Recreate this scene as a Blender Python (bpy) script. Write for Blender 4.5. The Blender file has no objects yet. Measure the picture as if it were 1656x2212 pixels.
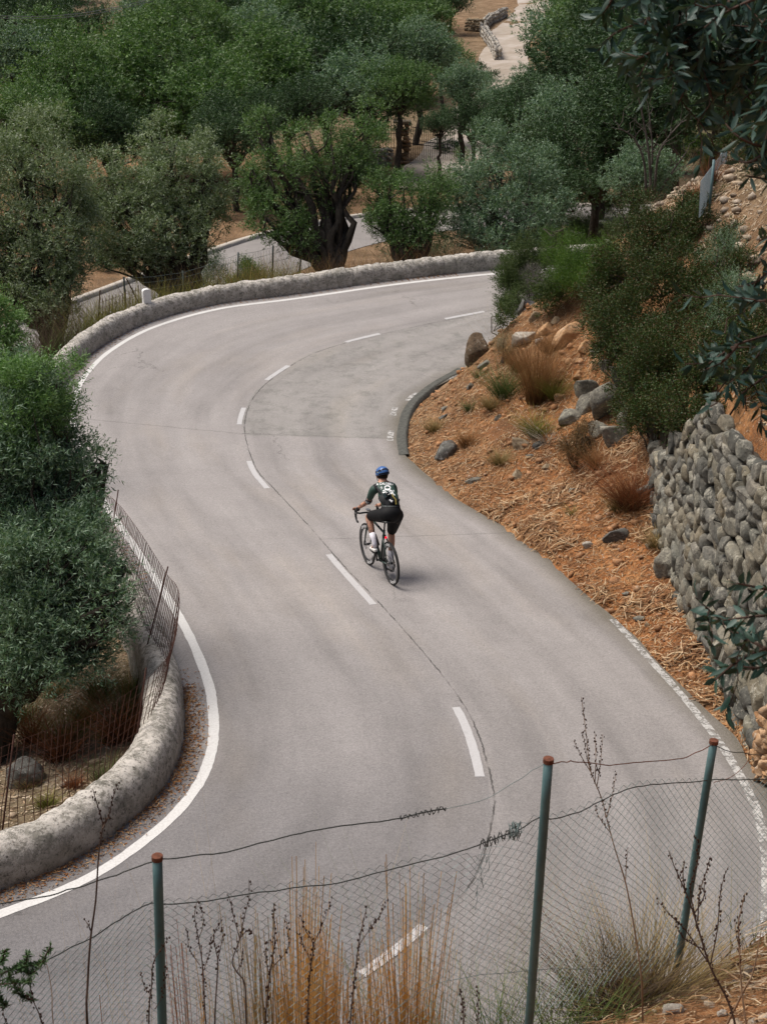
import bpy, math, random
import numpy as np
from mathutils import Vector, Matrix

# ------------------------------------------------------------------ camera, sky, sun
SC = bpy.context.scene
PITCH = math.radians(22.2); FOC = 3000.0; CX, CY = 828.0, 1106.0
CAMP = np.array([0.0, 0.0, 9.1])
cd = bpy.data.cameras.new('camera'); cam = bpy.data.objects.new('camera', cd)
SC.collection.objects.link(cam); SC.camera = cam
cam.location = CAMP; cam.rotation_euler = (math.pi/2 - PITCH, 0, 0)
cd.sensor_fit = 'VERTICAL'; cd.sensor_height = 36.0; cd.lens = 36.0*FOC/2212.0
cd.clip_start = 0.1; cd.clip_end = 3000
cd.dof.use_dof = True; cd.dof.focus_distance = 21.0; cd.dof.aperture_fstop = 11.0
SUN_EL, SUN_AZ = math.radians(62), math.radians(-68)      # azimuth from +Y, clockwise
W = bpy.data.worlds.new('World'); SC.world = W; W.use_nodes = True
nt = W.node_tree; bgn = nt.nodes['Background']
sky = nt.nodes.new('ShaderNodeTexSky'); sky.sky_type = 'NISHITA'; sky.sun_disc = False
sky.sun_elevation = SUN_EL; sky.sun_rotation = SUN_AZ; sky.air_density = 1.0; sky.dust_density = 5.0; sky.ozone_density = 1.0
nt.links.new(sky.outputs[0], bgn.inputs[0]); bgn.inputs[1].default_value = 0.075
sd = bpy.data.lights.new('sun', 'SUN'); sun = bpy.data.objects.new('sun', sd); SC.collection.objects.link(sun)
sd.energy = 3.1; sd.angle = math.radians(34); sd.color = (1.0, 0.95, 0.89)
sun.location = (-30, 30, 60)
sv = Vector((math.sin(SUN_AZ)*math.cos(SUN_EL), math.cos(SUN_AZ)*math.cos(SUN_EL), math.sin(SUN_EL)))
sun.rotation_euler = sv.to_track_quat('Z', 'Y').to_euler()
VS = SC.view_settings; VS.view_transform = 'Standard'; VS.look = 'None'; VS.gamma = 1.0; VS.use_curve_mapping = False
VS.exposure = 0.36
SC.render.engine = 'CYCLES'
SC.cycles.max_bounces = 6; SC.cycles.diffuse_bounces = 3; SC.cycles.glossy_bounces = 2; SC.cycles.transmission_bounces = 3
SC.cycles.transparent_max_bounces = 4; SC.cycles.caustics_reflective = False; SC.cycles.caustics_refractive = False
SC.cycles.use_denoising = True

COL = SC.collection
rnd = random.Random(7); NR = np.random.RandomState(11)

# ------------------------------------------------------------------ pixel <-> world helpers (pixels of the 1656 x 2212 photo)
cP, sP = math.cos(PITCH), math.sin(PITCH)
def ray(x, y):
    u = (x-CX)/FOC; v = (CY-y)/FOC
    return np.array([u, cP+v*sP, -sP+v*cP])
def prof(Y):
    Y = np.asarray(Y, float); a, y1, y2, b = -.0875, 20., 36., .09
    t = np.clip(Y, y1, y2)-y1
    return np.where(Y < y1, a*(Y-19.6), a*(y1-19.6)+a*t+(b-a)*t*t/(2*(y2-y1))+b*np.maximum(Y-y2, 0))
def march(x, y, f, t0=2.0, t1=400.0, st=0.08):
    d = ray(x, y); ts = np.arange(t0, t1, st)
    P = CAMP+ts[:, None]*d
    h = P[:, 2]-f(P[:, 0], P[:, 1])
    k = np.argmax(h < 0)
    if h[k] >= 0: return P[-1]
    a, b = ts[max(k-1, 0)], ts[k]; ha, hb = h[max(k-1, 0)], h[k]
    t = a+(b-a)*ha/(ha-hb+1e-9)
    return CAMP+t*d
def onroad(x, y, dz=0.0): return march(x, y, lambda X, Y: prof(Y)+dz)
def atY(x, y, Y):
    d = ray(x, y); t = Y/d[1]; return CAMP+t*d
def atD(x, y, D): return CAMP+D*ray(x, y)
def proj(p):
    q = np.asarray(p)-CAMP; D = q[1]*cP-q[2]*sP; v = q[1]*sP+q[2]*cP
    return (CX+FOC*q[0]/D, CY-FOC*v/D, D)

# ------------------------------------------------------------------ object helpers
def setp(o, label=None, cat=None, group=None, kind=None):
    if label: o['label'] = label
    if cat: o['category'] = cat
    if group: o['group'] = group
    if kind: o['kind'] = kind
    return o
def empty(name, loc=(0, 0, 0), label=None, cat=None, group=None):
    o = bpy.data.objects.new(name, None); COL.objects.link(o); o.location = tuple(float(c) for c in loc)
    o.empty_display_size = .2
    return setp(o, label, cat, group)
def mesh_np(name, V, F, mats=(), smooth=False, fmat=None):
    """V (n,3) array; F: (m,k) array, or list of such arrays"""
    me = bpy.data.meshes.new(name)
    Fs = F if isinstance(F, list) else [F]
    Fs = [np.asarray(f, np.int32) for f in Fs if len(f)]
    V = np.asarray(V, np.float32)
    me.vertices.add(len(V)); me.vertices.foreach_set('co', V.ravel())
    tot = np.concatenate([np.full(len(f), f.shape[1], np.int32) for f in Fs])
    idx = np.concatenate([f.ravel() for f in Fs])
    st = np.concatenate([[0], np.cumsum(tot)[:-1]]).astype(np.int32)
    me.loops.add(len(idx)); me.loops.foreach_set('vertex_index', idx)
    me.polygons.add(len(tot)); me.polygons.foreach_set('loop_start', st); me.polygons.foreach_set('loop_total', tot)
    if smooth: me.polygons.foreach_set('use_smooth', np.ones(len(tot), bool))
    for m in mats: me.materials.append(m)
    if fmat is not None: me.polygons.foreach_set('material_index', np.asarray(fmat, np.int32))
    me.update(calc_edges=True); me.validate()
    return me
def obj(name, me, parent=None, loc=None, label=None, cat=None, group=None, kind=None):
    o = bpy.data.objects.new(name, me); COL.objects.link(o)
    if parent is not None: o.parent = parent
    if loc is not None: o.location = tuple(float(c) for c in loc)
    return setp(o, label, cat, group, kind)
class MB:
    def __init__(s): s.V = []; s.F = []; s.n = 0; s.M = []
    def add(s, V, F, m=0):
        V = np.asarray(V, float).reshape(-1, 3)
        s.V.append(V)
        for f in F: s.F.append(tuple(int(i)+s.n for i in f)); s.M.append(m)
        s.n += len(V); return s
    def tube(s, P, R, n=6, cap=True, m=0, close=False):
        P = [Vector(p) for p in P]; L = len(P)
        R = R if hasattr(R, '__len__') else [R]*L
        t = (P[1]-P[0]).normalized(); up = Vector((0, 0, 1)) if abs(t.z) < .9 else Vector((1, 0, 0))
        a = t.cross(up).normalized(); V = []
        for i in range(L):
            if close: t = (P[(i+1) % L]-P[i-1]).normalized()
            else: t = (P[min(i+1, L-1)]-P[max(i-1, 0)]).normalized()
            a = (a-t*a.dot(t))
            a = a.normalized() if a.length > 1e-6 else t.orthogonal().normalized()
            b = t.cross(a)
            for k in range(n):
                w = 2*math.pi*k/n
                V.append(P[i]+(a*math.cos(w)+b*math.sin(w))*R[i])
        F = []
        for i in range(L if close else L-1):
            j = (i+1) % L
            for k in range(n): F.append((i*n+k, i*n+(k+1) % n, j*n+(k+1) % n, j*n+k))
        if cap and not close: F.append(tuple(range(n))[::-1]); F.append(tuple((L-1)*n+k for k in range(n)))
        return s.add([tuple(v) for v in V], F, m)
    def box(s, c, h, M=None, m=0):
        c = Vector(c); V = []
        for x in (-1, 1):
            for y in (-1, 1):
                for z in (-1, 1):
                    v = Vector((x*h[0], y*h[1], z*h[2])); V.append(tuple(c+(M @ v if M else v)))
        return s.add(V, [(0, 1, 3, 2), (4, 6, 7, 5), (0, 4, 5, 1), (2, 3, 7, 6), (0, 2, 6, 4), (1, 5, 7, 3)], m)
    def sphere(s, c, r, nu=10, nv=7, M=None, m=0):
        c = Vector(c); r = r if hasattr(r, '__len__') else (r, r, r); V = []; F = []
        for j in range(nv+1):
            p = math.pi*j/nv
            for i in range(nu):
                q = 2*math.pi*i/nu; v = Vector((r[0]*math.sin(p)*math.cos(q), r[1]*math.sin(p)*math.sin(q), r[2]*math.cos(p)))
                V.append(tuple(c+(M @ v if M else v)))
        for j in range(nv):
            for i in range(nu): F.append((j*nu+i, (j+1)*nu+i, (j+1)*nu+(i+1) % nu, j*nu+(i+1) % nu))
        return s.add(V, F, m)
    def mesh(s, name, mats, smooth=False):
        me = bpy.data.meshes.new(name); me.from_pydata(np.concatenate(s.V).tolist(), [], s.F)
        for m in (mats if isinstance(mats, (list, tuple)) else [mats]): me.materials.append(m)
        if any(s.M): me.polygons.foreach_set('material_index', s.M)
        if smooth: me.polygons.foreach_set('use_smooth', [True]*len(me.polygons))
        me.update(); return me
    def build(s, name, mats, parent=None, smooth=False, **k):
        return obj(name, s.mesh(name, mats, smooth), parent, **k)

# ------------------------------------------------------------------ numpy value noise
_T = np.random.RandomState(5).rand(64, 64, 64)
def vnoise(x, y, z=0.0, seed=0):
    x, y, z = np.broadcast_arrays(np.asarray(x, float)+seed*17.3, np.asarray(y, float)+seed*5.1, np.asarray(z, float))
    xi, yi, zi = np.floor(x).astype(int), np.floor(y).astype(int), np.floor(z).astype(int)
    fx, fy, fz = x-xi, y-yi, z-zi
    fx, fy, fz = fx*fx*(3-2*fx), fy*fy*(3-2*fy), fz*fz*(3-2*fz)
    g = lambda a, b, c: _T[(xi+a) & 63, (yi+b) & 63, (zi+c) & 63]
    return 2*((g(0,0,0)*(1-fx)+g(1,0,0)*fx)*(1-fy)*(1-fz)+(g(0,1,0)*(1-fx)+g(1,1,0)*fx)*fy*(1-fz)
        + (g(0,0,1)*(1-fx)+g(1,0,1)*fx)*(1-fy)*fz+(g(0,1,1)*(1-fx)+g(1,1,1)*fx)*fy*fz)-1
def fbm(x, y, z=0.0, o=3, seed=0):
    r = 0; a = 1; s = 0
    for k in range(o): r = r+a*vnoise(np.asarray(x)*2**k, np.asarray(y)*2**k, np.asarray(z)*2**k, seed+k); s += a; a *= .5
    return r/s

# ------------------------------------------------------------------ materials
class NM:
    def __init__(s, name, rough=.9, spec=.3):
        s.m = bpy.data.materials.new(name); s.m.use_nodes = True; s.nt = s.m.node_tree
        s.b = s.nt.nodes['Principled BSDF']; s.b.inputs['Roughness'].default_value = rough
        s.b.inputs['Specular IOR Level'].default_value = spec
    def n(s, t, **k):
        q = s.nt.nodes.new(t)
        for a, v in k.items(): setattr(q, a, v)
        return q
    def l(s, a, b): s.nt.links.new(a, b)
    def inp(s, sock, v):
        if hasattr(v, 'is_output') or isinstance(v, bpy.types.NodeSocket): s.l(v, sock)
        else: sock.default_value = v
    def coord(s, w='Object'): return s.n('ShaderNodeTexCoord').outputs[w]
    def map(s, v, sc=(1, 1, 1), loc=(0, 0, 0)):
        q = s.n('ShaderNodeMapping'); s.l(v, q.inputs[0]); q.inputs['Scale'].default_value = sc; q.inputs['Location'].default_value = loc
        return q.outputs[0]
    def noise(s, v, sc, det=4, ro=.6, out='Fac'):
        q = s.n('ShaderNodeTexNoise'); s.l(v, q.inputs['Vector']); q.inputs['Scale'].default_value = sc
        q.inputs['Detail'].default_value = det; q.inputs['Roughness'].default_value = ro; return q.outputs[out]
    def voro(s, v, sc, feat='F1', out='Distance', rand=1.0):
        q = s.n('ShaderNodeTexVoronoi', feature=feat); s.l(v, q.inputs['Vector']); q.inputs['Scale'].default_value = sc
        q.inputs['Randomness'].default_value = rand; return q.outputs[out]
    def ramp(s, f, stops):
        q = s.n('ShaderNodeValToRGB'); s.l(f, q.inputs[0]); e = q.color_ramp.elements
        while len(e) < len(stops): e.new(.5)
        for k, (p, c) in enumerate(stops):
            e[k].position = p; c = (c, c, c) if not hasattr(c, '__len__') else c; e[k].color = (*c, 1)
        return q.outputs[0]
    def mix(s, f, a, b, mode='MIX'):
        q = s.n('ShaderNodeMix', data_type='RGBA', blend_type=mode)
        s.inp(q.inputs[0], f)
        for sock, v in ((q.inputs[6], a), (q.inputs[7], b)):
            if isinstance(v, bpy.types.NodeSocket): s.l(v, sock)
            else:
                v = (v, v, v) if not hasattr(v, '__len__') else v; sock.default_value = (*v, 1)
        return q.outputs[2]
    def math(s, op, a, b=0.0, clamp=False):
        q = s.n('ShaderNodeMath', operation=op, use_clamp=clamp); s.inp(q.inputs[0], a); s.inp(q.inputs[1], b); return q.outputs[0]
    def base(s, c):
        if isinstance(c, bpy.types.NodeSocket): s.l(c, s.b.inputs['Base Color'])
        else: s.b.inputs['Base Color'].default_value = (*c, 1)
        return s
    def bump(s, h, st=.5, d=.02):
        q = s.n('ShaderNodeBump'); s.l(h, q.inputs['Height']); q.inputs['Strength'].default_value = st; q.inputs['Distance'].default_value = d
        s.l(q.outputs[0], s.b.inputs['Normal']); return s
    def island(s): return s.n('ShaderNodeNewGeometry').outputs['Random Per Island']
    def attr(s, name): return s.n('ShaderNodeAttribute', attribute_name=name).outputs['Fac']
def simple(name, c, rough=.6, spec=.3, metal=0.0, var=.12, sc=20):
    m = NM(name, rough, spec); v = m.noise(m.coord(), sc, 4)
    m.base(m.ramp(v, [(.3, tuple(x*(1-var) for x in c)), (.7, tuple(min(1, x*(1+var)) for x in c))]))
    m.b.inputs['Metallic'].default_value = metal
    return m.m
def leafmat(name, cols, back=None, trans=.25, rough=.55):
    m = NM(name, rough, .25)
    r = m.island(); k = len(cols)
    c = m.ramp(r, [(i/(k-1) if k > 1 else 0, cc) for i, cc in enumerate(cols)])
    if back: c = m.mix(m.n('ShaderNodeNewGeometry').outputs['Backfacing'], c, back)
    m.base(c)
    tr = m.n('ShaderNodeBsdfTranslucent'); m.l(m.mix(1.0, c, (1.0, 1.15, .55), 'MULTIPLY'), tr.inputs[0])
    mx = m.n('ShaderNodeMixShader'); mx.inputs[0].default_value = trans
    m.l(m.b.outputs[0], mx.inputs[1]); m.l(tr.outputs[0], mx.inputs[2])
    m.l(mx.outputs[0], m.nt.nodes['Material Output'].inputs[0]); return m.m

# ------------------------------------------------------------------ road layout
def cr(P, n=12):
    P = np.asarray(P, float); Q = np.vstack([2*P[0]-P[1], P, 2*P[-1]-P[-2]]); out = []
    for i in range(1, len(Q)-2):
        p0, p1, p2, p3 = Q[i-1], Q[i], Q[i+1], Q[i+2]
        for t in np.linspace(0, 1, n, endpoint=False):
            out.append(.5*((2*p1)+(-p0+p2)*t+(2*p0-5*p1+4*p2-p3)*t*t+(-p0+3*p1-3*p2+p3)*t**3))
    out.append(Q[-2]); return np.array(out)
ST = [((-420,2085),'-5.2,7.0','-8,4.2'), ((-150,2025),(330,2290),'-4.6,5.4'), ((0,1975),(600,2205),'-2.2,6.5'), ((200,1892),(780,2105),'.7,7.2'), ((350,1785),(915,2000),'3.0,8.6'),
 ((425,1700),(1010,1890),'4.1,10.6'), ((455,1630),(1050,1760),'4.3,12.2'), ((462,1575),(1048,1690),(1656,1690)), ((459,1525),(1022,1590),(1590,1606)),
 ((450,1475),(985,1515),(1510,1520)), ((415,1385),(912,1420),(1380,1385)), ((368,1300),(812,1306),(1300,1310)), ((300,1195),(735,1225),(1190,1215)),
 ((235,1100),(655,1133),(1060,1120)), ((187,1011),(583,1055),(970,1064)), ((167,960),(546,1012),(895,1003)), ((158,900),(522,940),(870,950)),
 ((165,850),(526,890),(869,908)), ((190,805),(548,848),(888,870)), ((240,757),(596,806),(930,843)), ((330,708),(665,765),(985,814)),
 ((470,668),(747,738),(1040,785)), ((640,645),(840,716),(1090,758)), ((850,615),(960,690),(1140,728)), ((1000,598),(1045,672),(1190,700)),
 ((1085,590),(1130,655),(1250,675)), ((1200,580),(1240,640),(1330,660)), ((1400,566),(1400,612),(1440,640))]
def stp(s):
    if isinstance(s, str):
        a, b = s.split(','); return np.array([float(a), float(b)])
    return onroad(*s)[:2]
NS = 14
LW = cr([stp(s[0]) for s in ST], NS); CC = cr([stp(s[1]) for s in ST], NS); RR = cr([stp(s[2]) for s in ST], NS)
def normal2(P):
    T = np.gradient(P, axis=0); T /= np.linalg.norm(T, axis=1)[:, None]+1e-9
    return np.stack([-T[:, 1], T[:, 0]], 1)              # left-hand normal
NL = normal2(LW); NRR = normal2(RR); NC = normal2(CC)
LE = LW+NL*.34                                           # pavement edge at the parapet foot
WC = LW+NL*.60                                           # parapet centre line
def inpoly(x, y, P):
    x = np.asarray(x, float); y = np.asarray(y, float); r = np.zeros(x.shape, bool); n = len(P)
    for i in range(n):
        x0, y0 = P[i]; x1, y1 = P[(i+1) % n]
        if y0 == y1: continue
        c = ((y0 > y) != (y1 > y)) & (x < (x1-x0)*(y-y0)/(y1-y0)+x0); r ^= c
    return r
def pdist(x, y, P):
    x = np.asarray(x, float); y = np.asarray(y, float); d = np.full(x.shape, 1e9)
    for i in range(len(P)-1):
        a = P[i]; b = P[i+1]; ab = b-a; L = ab.dot(ab)+1e-12
        t = np.clip(((x-a[0])*ab[0]+(y-a[1])*ab[1])/L, 0, 1)
        d = np.minimum(d, np.hypot(x-a[0]-t*ab[0], y-a[1]-t*ab[1]))
    return d
ROADPOLY = np.vstack([LW+NL*.5, RR[::-1]])

# ------------------------------------------------------------------ terrain
class TPS:
    def __init__(s, P, sm=1e-3):
        P = np.asarray(P, float); s.p = P[:, :2]; n = len(P)
        d = np.linalg.norm(s.p[:, None]-s.p[None], axis=2); K = s.phi(d)+np.eye(n)*sm*30
        A = np.zeros((n+3, n+3)); A[:n, :n] = K; A[:n, n] = 1; A[:n, n+1:] = s.p; A[n, :n] = 1; A[n+1:, :n] = s.p.T
        s.w = np.linalg.solve(A, np.concatenate([P[:, 2], [0, 0, 0]]))
    @staticmethod
    def phi(r): return np.where(r > 1e-6, r*r*np.log(np.maximum(r, 1e-6)), 0)*.01
    def __call__(s, x, y):
        x = np.asarray(x, float); y = np.asarray(y, float); n = len(s.p)
        r = s.w[n]+s.w[n+1]*x+s.w[n+2]*y
        for i in range(n): r = r+s.w[i]*s.phi(np.hypot(x-s.p[i, 0], y-s.p[i, 1]))
        return r
lo = []
for i in range(0, len(RR), 9):
    p = RR[i]; lo.append((*p, prof(p[1])-.03))
    if p[1] > 9 and i > 60:
        q = p-NRR[i]*.6; far = i > 20*NS
        if 19*NS < i < 24*NS: q2 = p-NRR[i]*1.4; lo.append((*q2, float(prof(p[1]))+1.45))
        lo.append((*q, float(prof(p[1]))+(.22 if not far else .75)))
for i in range(0, len(LW), 12):
    z = float(prof(LW[i][1])); far = i > 15*NS
    p = LW[i]+NL[i]*.3; lo.append((*p, z-.05))
    for o, h in ((1.2, -.5 if far else -.45), (3.0, -1.35 if far else -.9)):
        p = LW[i]+NL[i]*o; lo.append((*p, z+h))
lo += [(4.25,18.4,.45), (4.35,21,.75), (3.95,16.2,.62), (4.4,14.3,.75), (4.5,12,.9), (2.6,21.7,.3), (3.4,20.5,.38), (2.5,26.3,.45), (2.1,27.9,.6),
 (3.9,28.4,1.5), (4.0,24.6,1.0), (3.66,25.6,1.2), (3.0,24,.5), (3.3,22.8,.45), (1.3,28.2,.15), (1.2,26.6,.05), (4.6,29,2.7), (4.7,30,2.9), (6.0,31,3.6), (3.3,29.8,1.9), (2.6,29.4,1.3),
 (6.8,32,4.2), (6.5,26.5,4.4), (5.6,27.0,3.4), (4.9,26.4,2.5), (9,34,3.2), (12,28,7), (12,34,4), (9,28,5.6), (5.0,23.5,1.9),
 (-8,17,-.8), (-6,14,-.5), (-12,20,-1.6), (-12,12,-.8), (-20,20,-3), (-20,5,-1), (-10,26,-1.6), (-14,32,-2.6), (-25,40,-4),
 (-18,38,-3.5), (-14,47,-3.6), (-10,52,-3.6), (-7.5,55,-3.6), (-4,62,-3.6), (-9,60,-3.5), (-5.8,66.5,-3.5), (0,66,-3.6), (6,68,-3.6), (0,74,-3.5), (9,73,-3.5), (18,68,-3.4),
 (-6,48,-3.4), (0,50,-3.2), (0,57,-3.5), (6,52,-3.0), (12,50,-2.6), (12,60,-3.2), (22,50,-1), (25,65,-1.5), (22,38,3), (30,30,8), (18,42,-.5),
 (0,86,-3.2), (-15,75,-3), (-20,60,-3.4), (10,86,-3), (25,86,-1.5), (-30,80,-2.5), (-10,95,-2.6), (8,100,-2.3), (-10,110,-1.7), (9,120,-1.1), (9.5,130,-.5), (-20,130,-.5),
 (14,150,.9), (-20,150,.9), (30,110,0), (45,140,3), (-45,120,0), (18,180,2.9), (-30,180,3.2), (60,180,8), (-80,180,6), (20,220,8), (-50,240,12), (100,220,14), (0,300,28), (-150,300,35), (150,300,35), (60,60,3), (-60,60,-4), (-60,20,-5), (60,20,14)]
LO = TPS(lo)
hi = [(0,0,7.5), (4,0,7.8), (-5,0,7.2), (0,3,5.5), (0,4.8,4.1), (-3,4.6,3.9), (-6,4.0,4.0), (-1.2,5.4,3.65), (.82,5.9,3.55), (1.92,6.96,3.1), (3.2,8.3,3.0), (2.6,6.3,3.6), (3.4,6.5,3.9),
 (-12,3,3.5), (4.8,10,3.2), (5.0,12,3.3), (4.8,14,3.4), (4.75,16,3.42), (4.7,18,3.2), (4.75,20,3.1), (4.9,22,2.7), (5.2,23.5,2.6), (4.9,26.4,2.5), (5.6,27,3.4), (6,16,4.1), (6,12,4.2), (8,8,6), (6,4,7), (8,20,5.4), (7,23.5,4.6),
 (6.5,26.5,4.4), (9,28,5.6), (12,28,7), (12,20,8), (16,10,10), (-12,-4,8), (4,-6,9), (6.2,25,4.3), (5.6,22,3.7), (5.6,24.2,3.3), (20,24,11)]
HI = TPS(hi)
BND = np.array([(-30,2.5), (-12,3.0), (-4,4.3), (-1.2,5.85), (.9,6.5), (2.2,7.6), (3.5,8.9), (4.5,10), (4.6,12), (4.52,14), (4.48,16), (4.5,18.4), (4.62,21), (4.9,23), (5.4,25), (6.3,27.4)])
HPOLY = np.vstack([BND, [(60, 27.4), (60, -40), (-60, -40), (-60, 3)]])
def terrain(X, Y):
    X = np.asarray(X, float); Y = np.asarray(Y, float); X, Y = np.broadcast_arrays(X, Y)
    Yc = np.minimum(Y, 300.)
    z = LO(X, Yc)+np.maximum(Y-300, 0)*.3
    near = (Y < 28)
    if near.any():
        x, y = X[near], Y[near]
        ins = inpoly(x, y, HPOLY); w = np.zeros(x.shape)
        d = pdist(x[ins], y[ins], BND)
        wid = np.where(y[ins] > 22, .4+.5*(y[ins]-22), .3)
        t = np.clip(d/wid, 0, 1); w[ins] = t*t*(3-2*t)
        zz = z[near]*(1-w)+HI(x, y)*w; z = z.copy(); z[near] = zz
    amp = np.clip((Y-3)/10, .3, 1)
    z = z+(.05+.05*(X > 0)*(Y > 8)*(Y < 40))*fbm(X*1.7, Y*1.7, 0, 4)+.12*amp*vnoise(X*.35, Y*.35)
    m = (Y < 50) & (Y > 6)
    if m.any():
        ins = inpoly(X[m], Y[m], ROADPOLY); zz = z[m]; pz = prof(Y[m])
        zz[ins] = np.minimum(zz[ins], pz[ins]-.07)
        near_r = np.minimum(pdist(X[m], Y[m], RR[::4]), pdist(X[m], Y[m], LE[::4]))
        k = np.clip(1-near_r/.5, 0, 1); out = ~ins
        zz[out] = zz[out]*(1-k[out])+(np.minimum(zz[out], pz[out]+.02+near_r[out]*.8))*k[out]
        z = z.copy(); z[m] = zz
    lr = pdist(X, Y, LRC)
    k = np.clip(1-(lr-4.0)/2.0, 0, 1); z = z*(1-k)+(-3.62)*k
    return z
# lower road centre line
LRU = np.array([(-26,22), (-20,33), (-15.8,43), (-11.6,53), (-8.6,59.9), (-5.3,66.2), (-.6,71.0), (5,73.4), (11,73.6), (18,72), (30,67)], float)
LRU = cr(LRU, 6); LRN = normal2(LRU); LRC = LRU-LRN*2.7
# ground sheet
def axis(segs):
    out = []
    for a, b, s in segs: out += list(np.arange(a, b, s))
    return np.array(out+[segs[-1][1]])
gx = np.concatenate([-np.geomspace(700, 26, 22), axis([(-24,-10,1.0), (-10,-6,.4), (-6,9,.16), (9,14,.5), (14,24,1.0)]), np.geomspace(26, 700, 22)])
gy = np.concatenate([axis([(-12,3,1.0), (3,30,.16), (30,46,.35), (46,90,1.0), (90,150,2.2)]), np.geomspace(153, 900, 30)])
GX, GY = np.meshgrid(gx, gy); GZ = terrain(GX, GY)
nx, ny = len(gx), len(gy)
V = np.stack([GX.ravel(), GY.ravel(), GZ.ravel()], 1)
I = np.arange(nx*ny).reshape(ny, nx)
F = np.stack([I[:-1, :-1].ravel(), I[:-1, 1:].ravel(), I[1:, 1:].ravel(), I[1:, :-1].ravel()], 1)
def ground_mat():
    m = NM('soil', .95, .1); co = m.coord()
    n1 = m.noise(co, .9, 5, .65); n2 = m.noise(co, 14, 5, .7); n3 = m.noise(co, 70, 3, .6)
    red = m.ramp(n1, [(.36, (.14,.05,.018)), (.5, (.33,.125,.040)), (.64, (.46,.22,.085))])
    tan = m.ramp(n1, [(.30, (.09,.072,.042)), (.5, (.165,.13,.082)), (.7, (.27,.22,.155))])
    c = m.mix(m.attr('red'), tan, red)
    c = m.mix(m.ramp(n2, [(.45, 0.0), (.62, .75)]), c, (.10,.06,.035))
    c = m.mix(m.ramp(n3, [(.56, 0.0), (.66, .8)]), c, (.46,.33,.20))
    peb = m.voro(co, 9.0); c = m.mix(m.ramp(peb, [(.10, .7), (.17, 0.0)]), c, (.42,.37,.31))
    m.base(c); m.bump(m.math('ADD', n2, m.math('MULTIPLY', n3, .5)), .8, .05); return m.m
M_soil = ground_mat()
gme = mesh_np('ground', V, F, [M_soil], smooth=True)
red = np.clip(1.15-np.hypot((V[:, 0]-3.6)/3.4, (V[:, 1]-21)/13), 0, 1)**.5*(.9+.3*vnoise(V[:, 0]*.6, V[:, 1]*.6, 2.2))
red = np.where((V[:, 1] < 9) & (V[:, 0] > 0), .75, red); red = np.where(V[:, 1] > 45, np.clip(.18+.3*vnoise(V[:, 0]*.05, V[:, 1]*.05), 0, 1), red)
at = gme.attributes.new('red', 'FLOAT', 'POINT'); at.data.foreach_set('value', red.astype(np.float32))
obj('ground', gme, kind='structure')
def gz(x, y): return float(terrain(np.array([x], float), np.array([y], float))[0])
def onground(x, y, t0=2.0, t1=260.): return march(x, y, terrain, t0, t1, .1)

# ------------------------------------------------------------------ road surface
vC = np.concatenate([[0], np.cumsum(np.linalg.norm(np.diff(CC, axis=0), axis=1))])
cols = np.concatenate([np.linspace(-1.12, 0, 10), np.linspace(0, 1, 9)[1:]])
RV = []; RUV = []
for j, u in enumerate(cols):
    for i in range(len(CC)):
        p = CC[i]+(LE[i]-CC[i])*(-u) if u < 0 else CC[i]+(RR[i]-CC[i])*u
        if u == 1: p = RR[i]+NRR[i]*.07*float(vnoise(vC[i]*1.3, 3.3))
        RV.append((p[0], p[1], float(prof(p[1])))); RUV.append((u, vC[i]))
n = len(CC); I = np.arange(len(cols)*n).reshape(len(cols), n)
F = np.stack([I[:-1, :-1].ravel(), I[1:, :-1].ravel(), I[1:, 1:].ravel(), I[:-1, 1:].ravel()], 1)
def vat(px, arr=None):
    p = onroad(*px)[:2]; return float(vC[np.argmin(np.linalg.norm(CC-p, axis=1))])
V_SEAM2 = vat((690,1165)); V_SEAM1 = vat((524,938)); V_END = vat((985,814))
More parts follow.
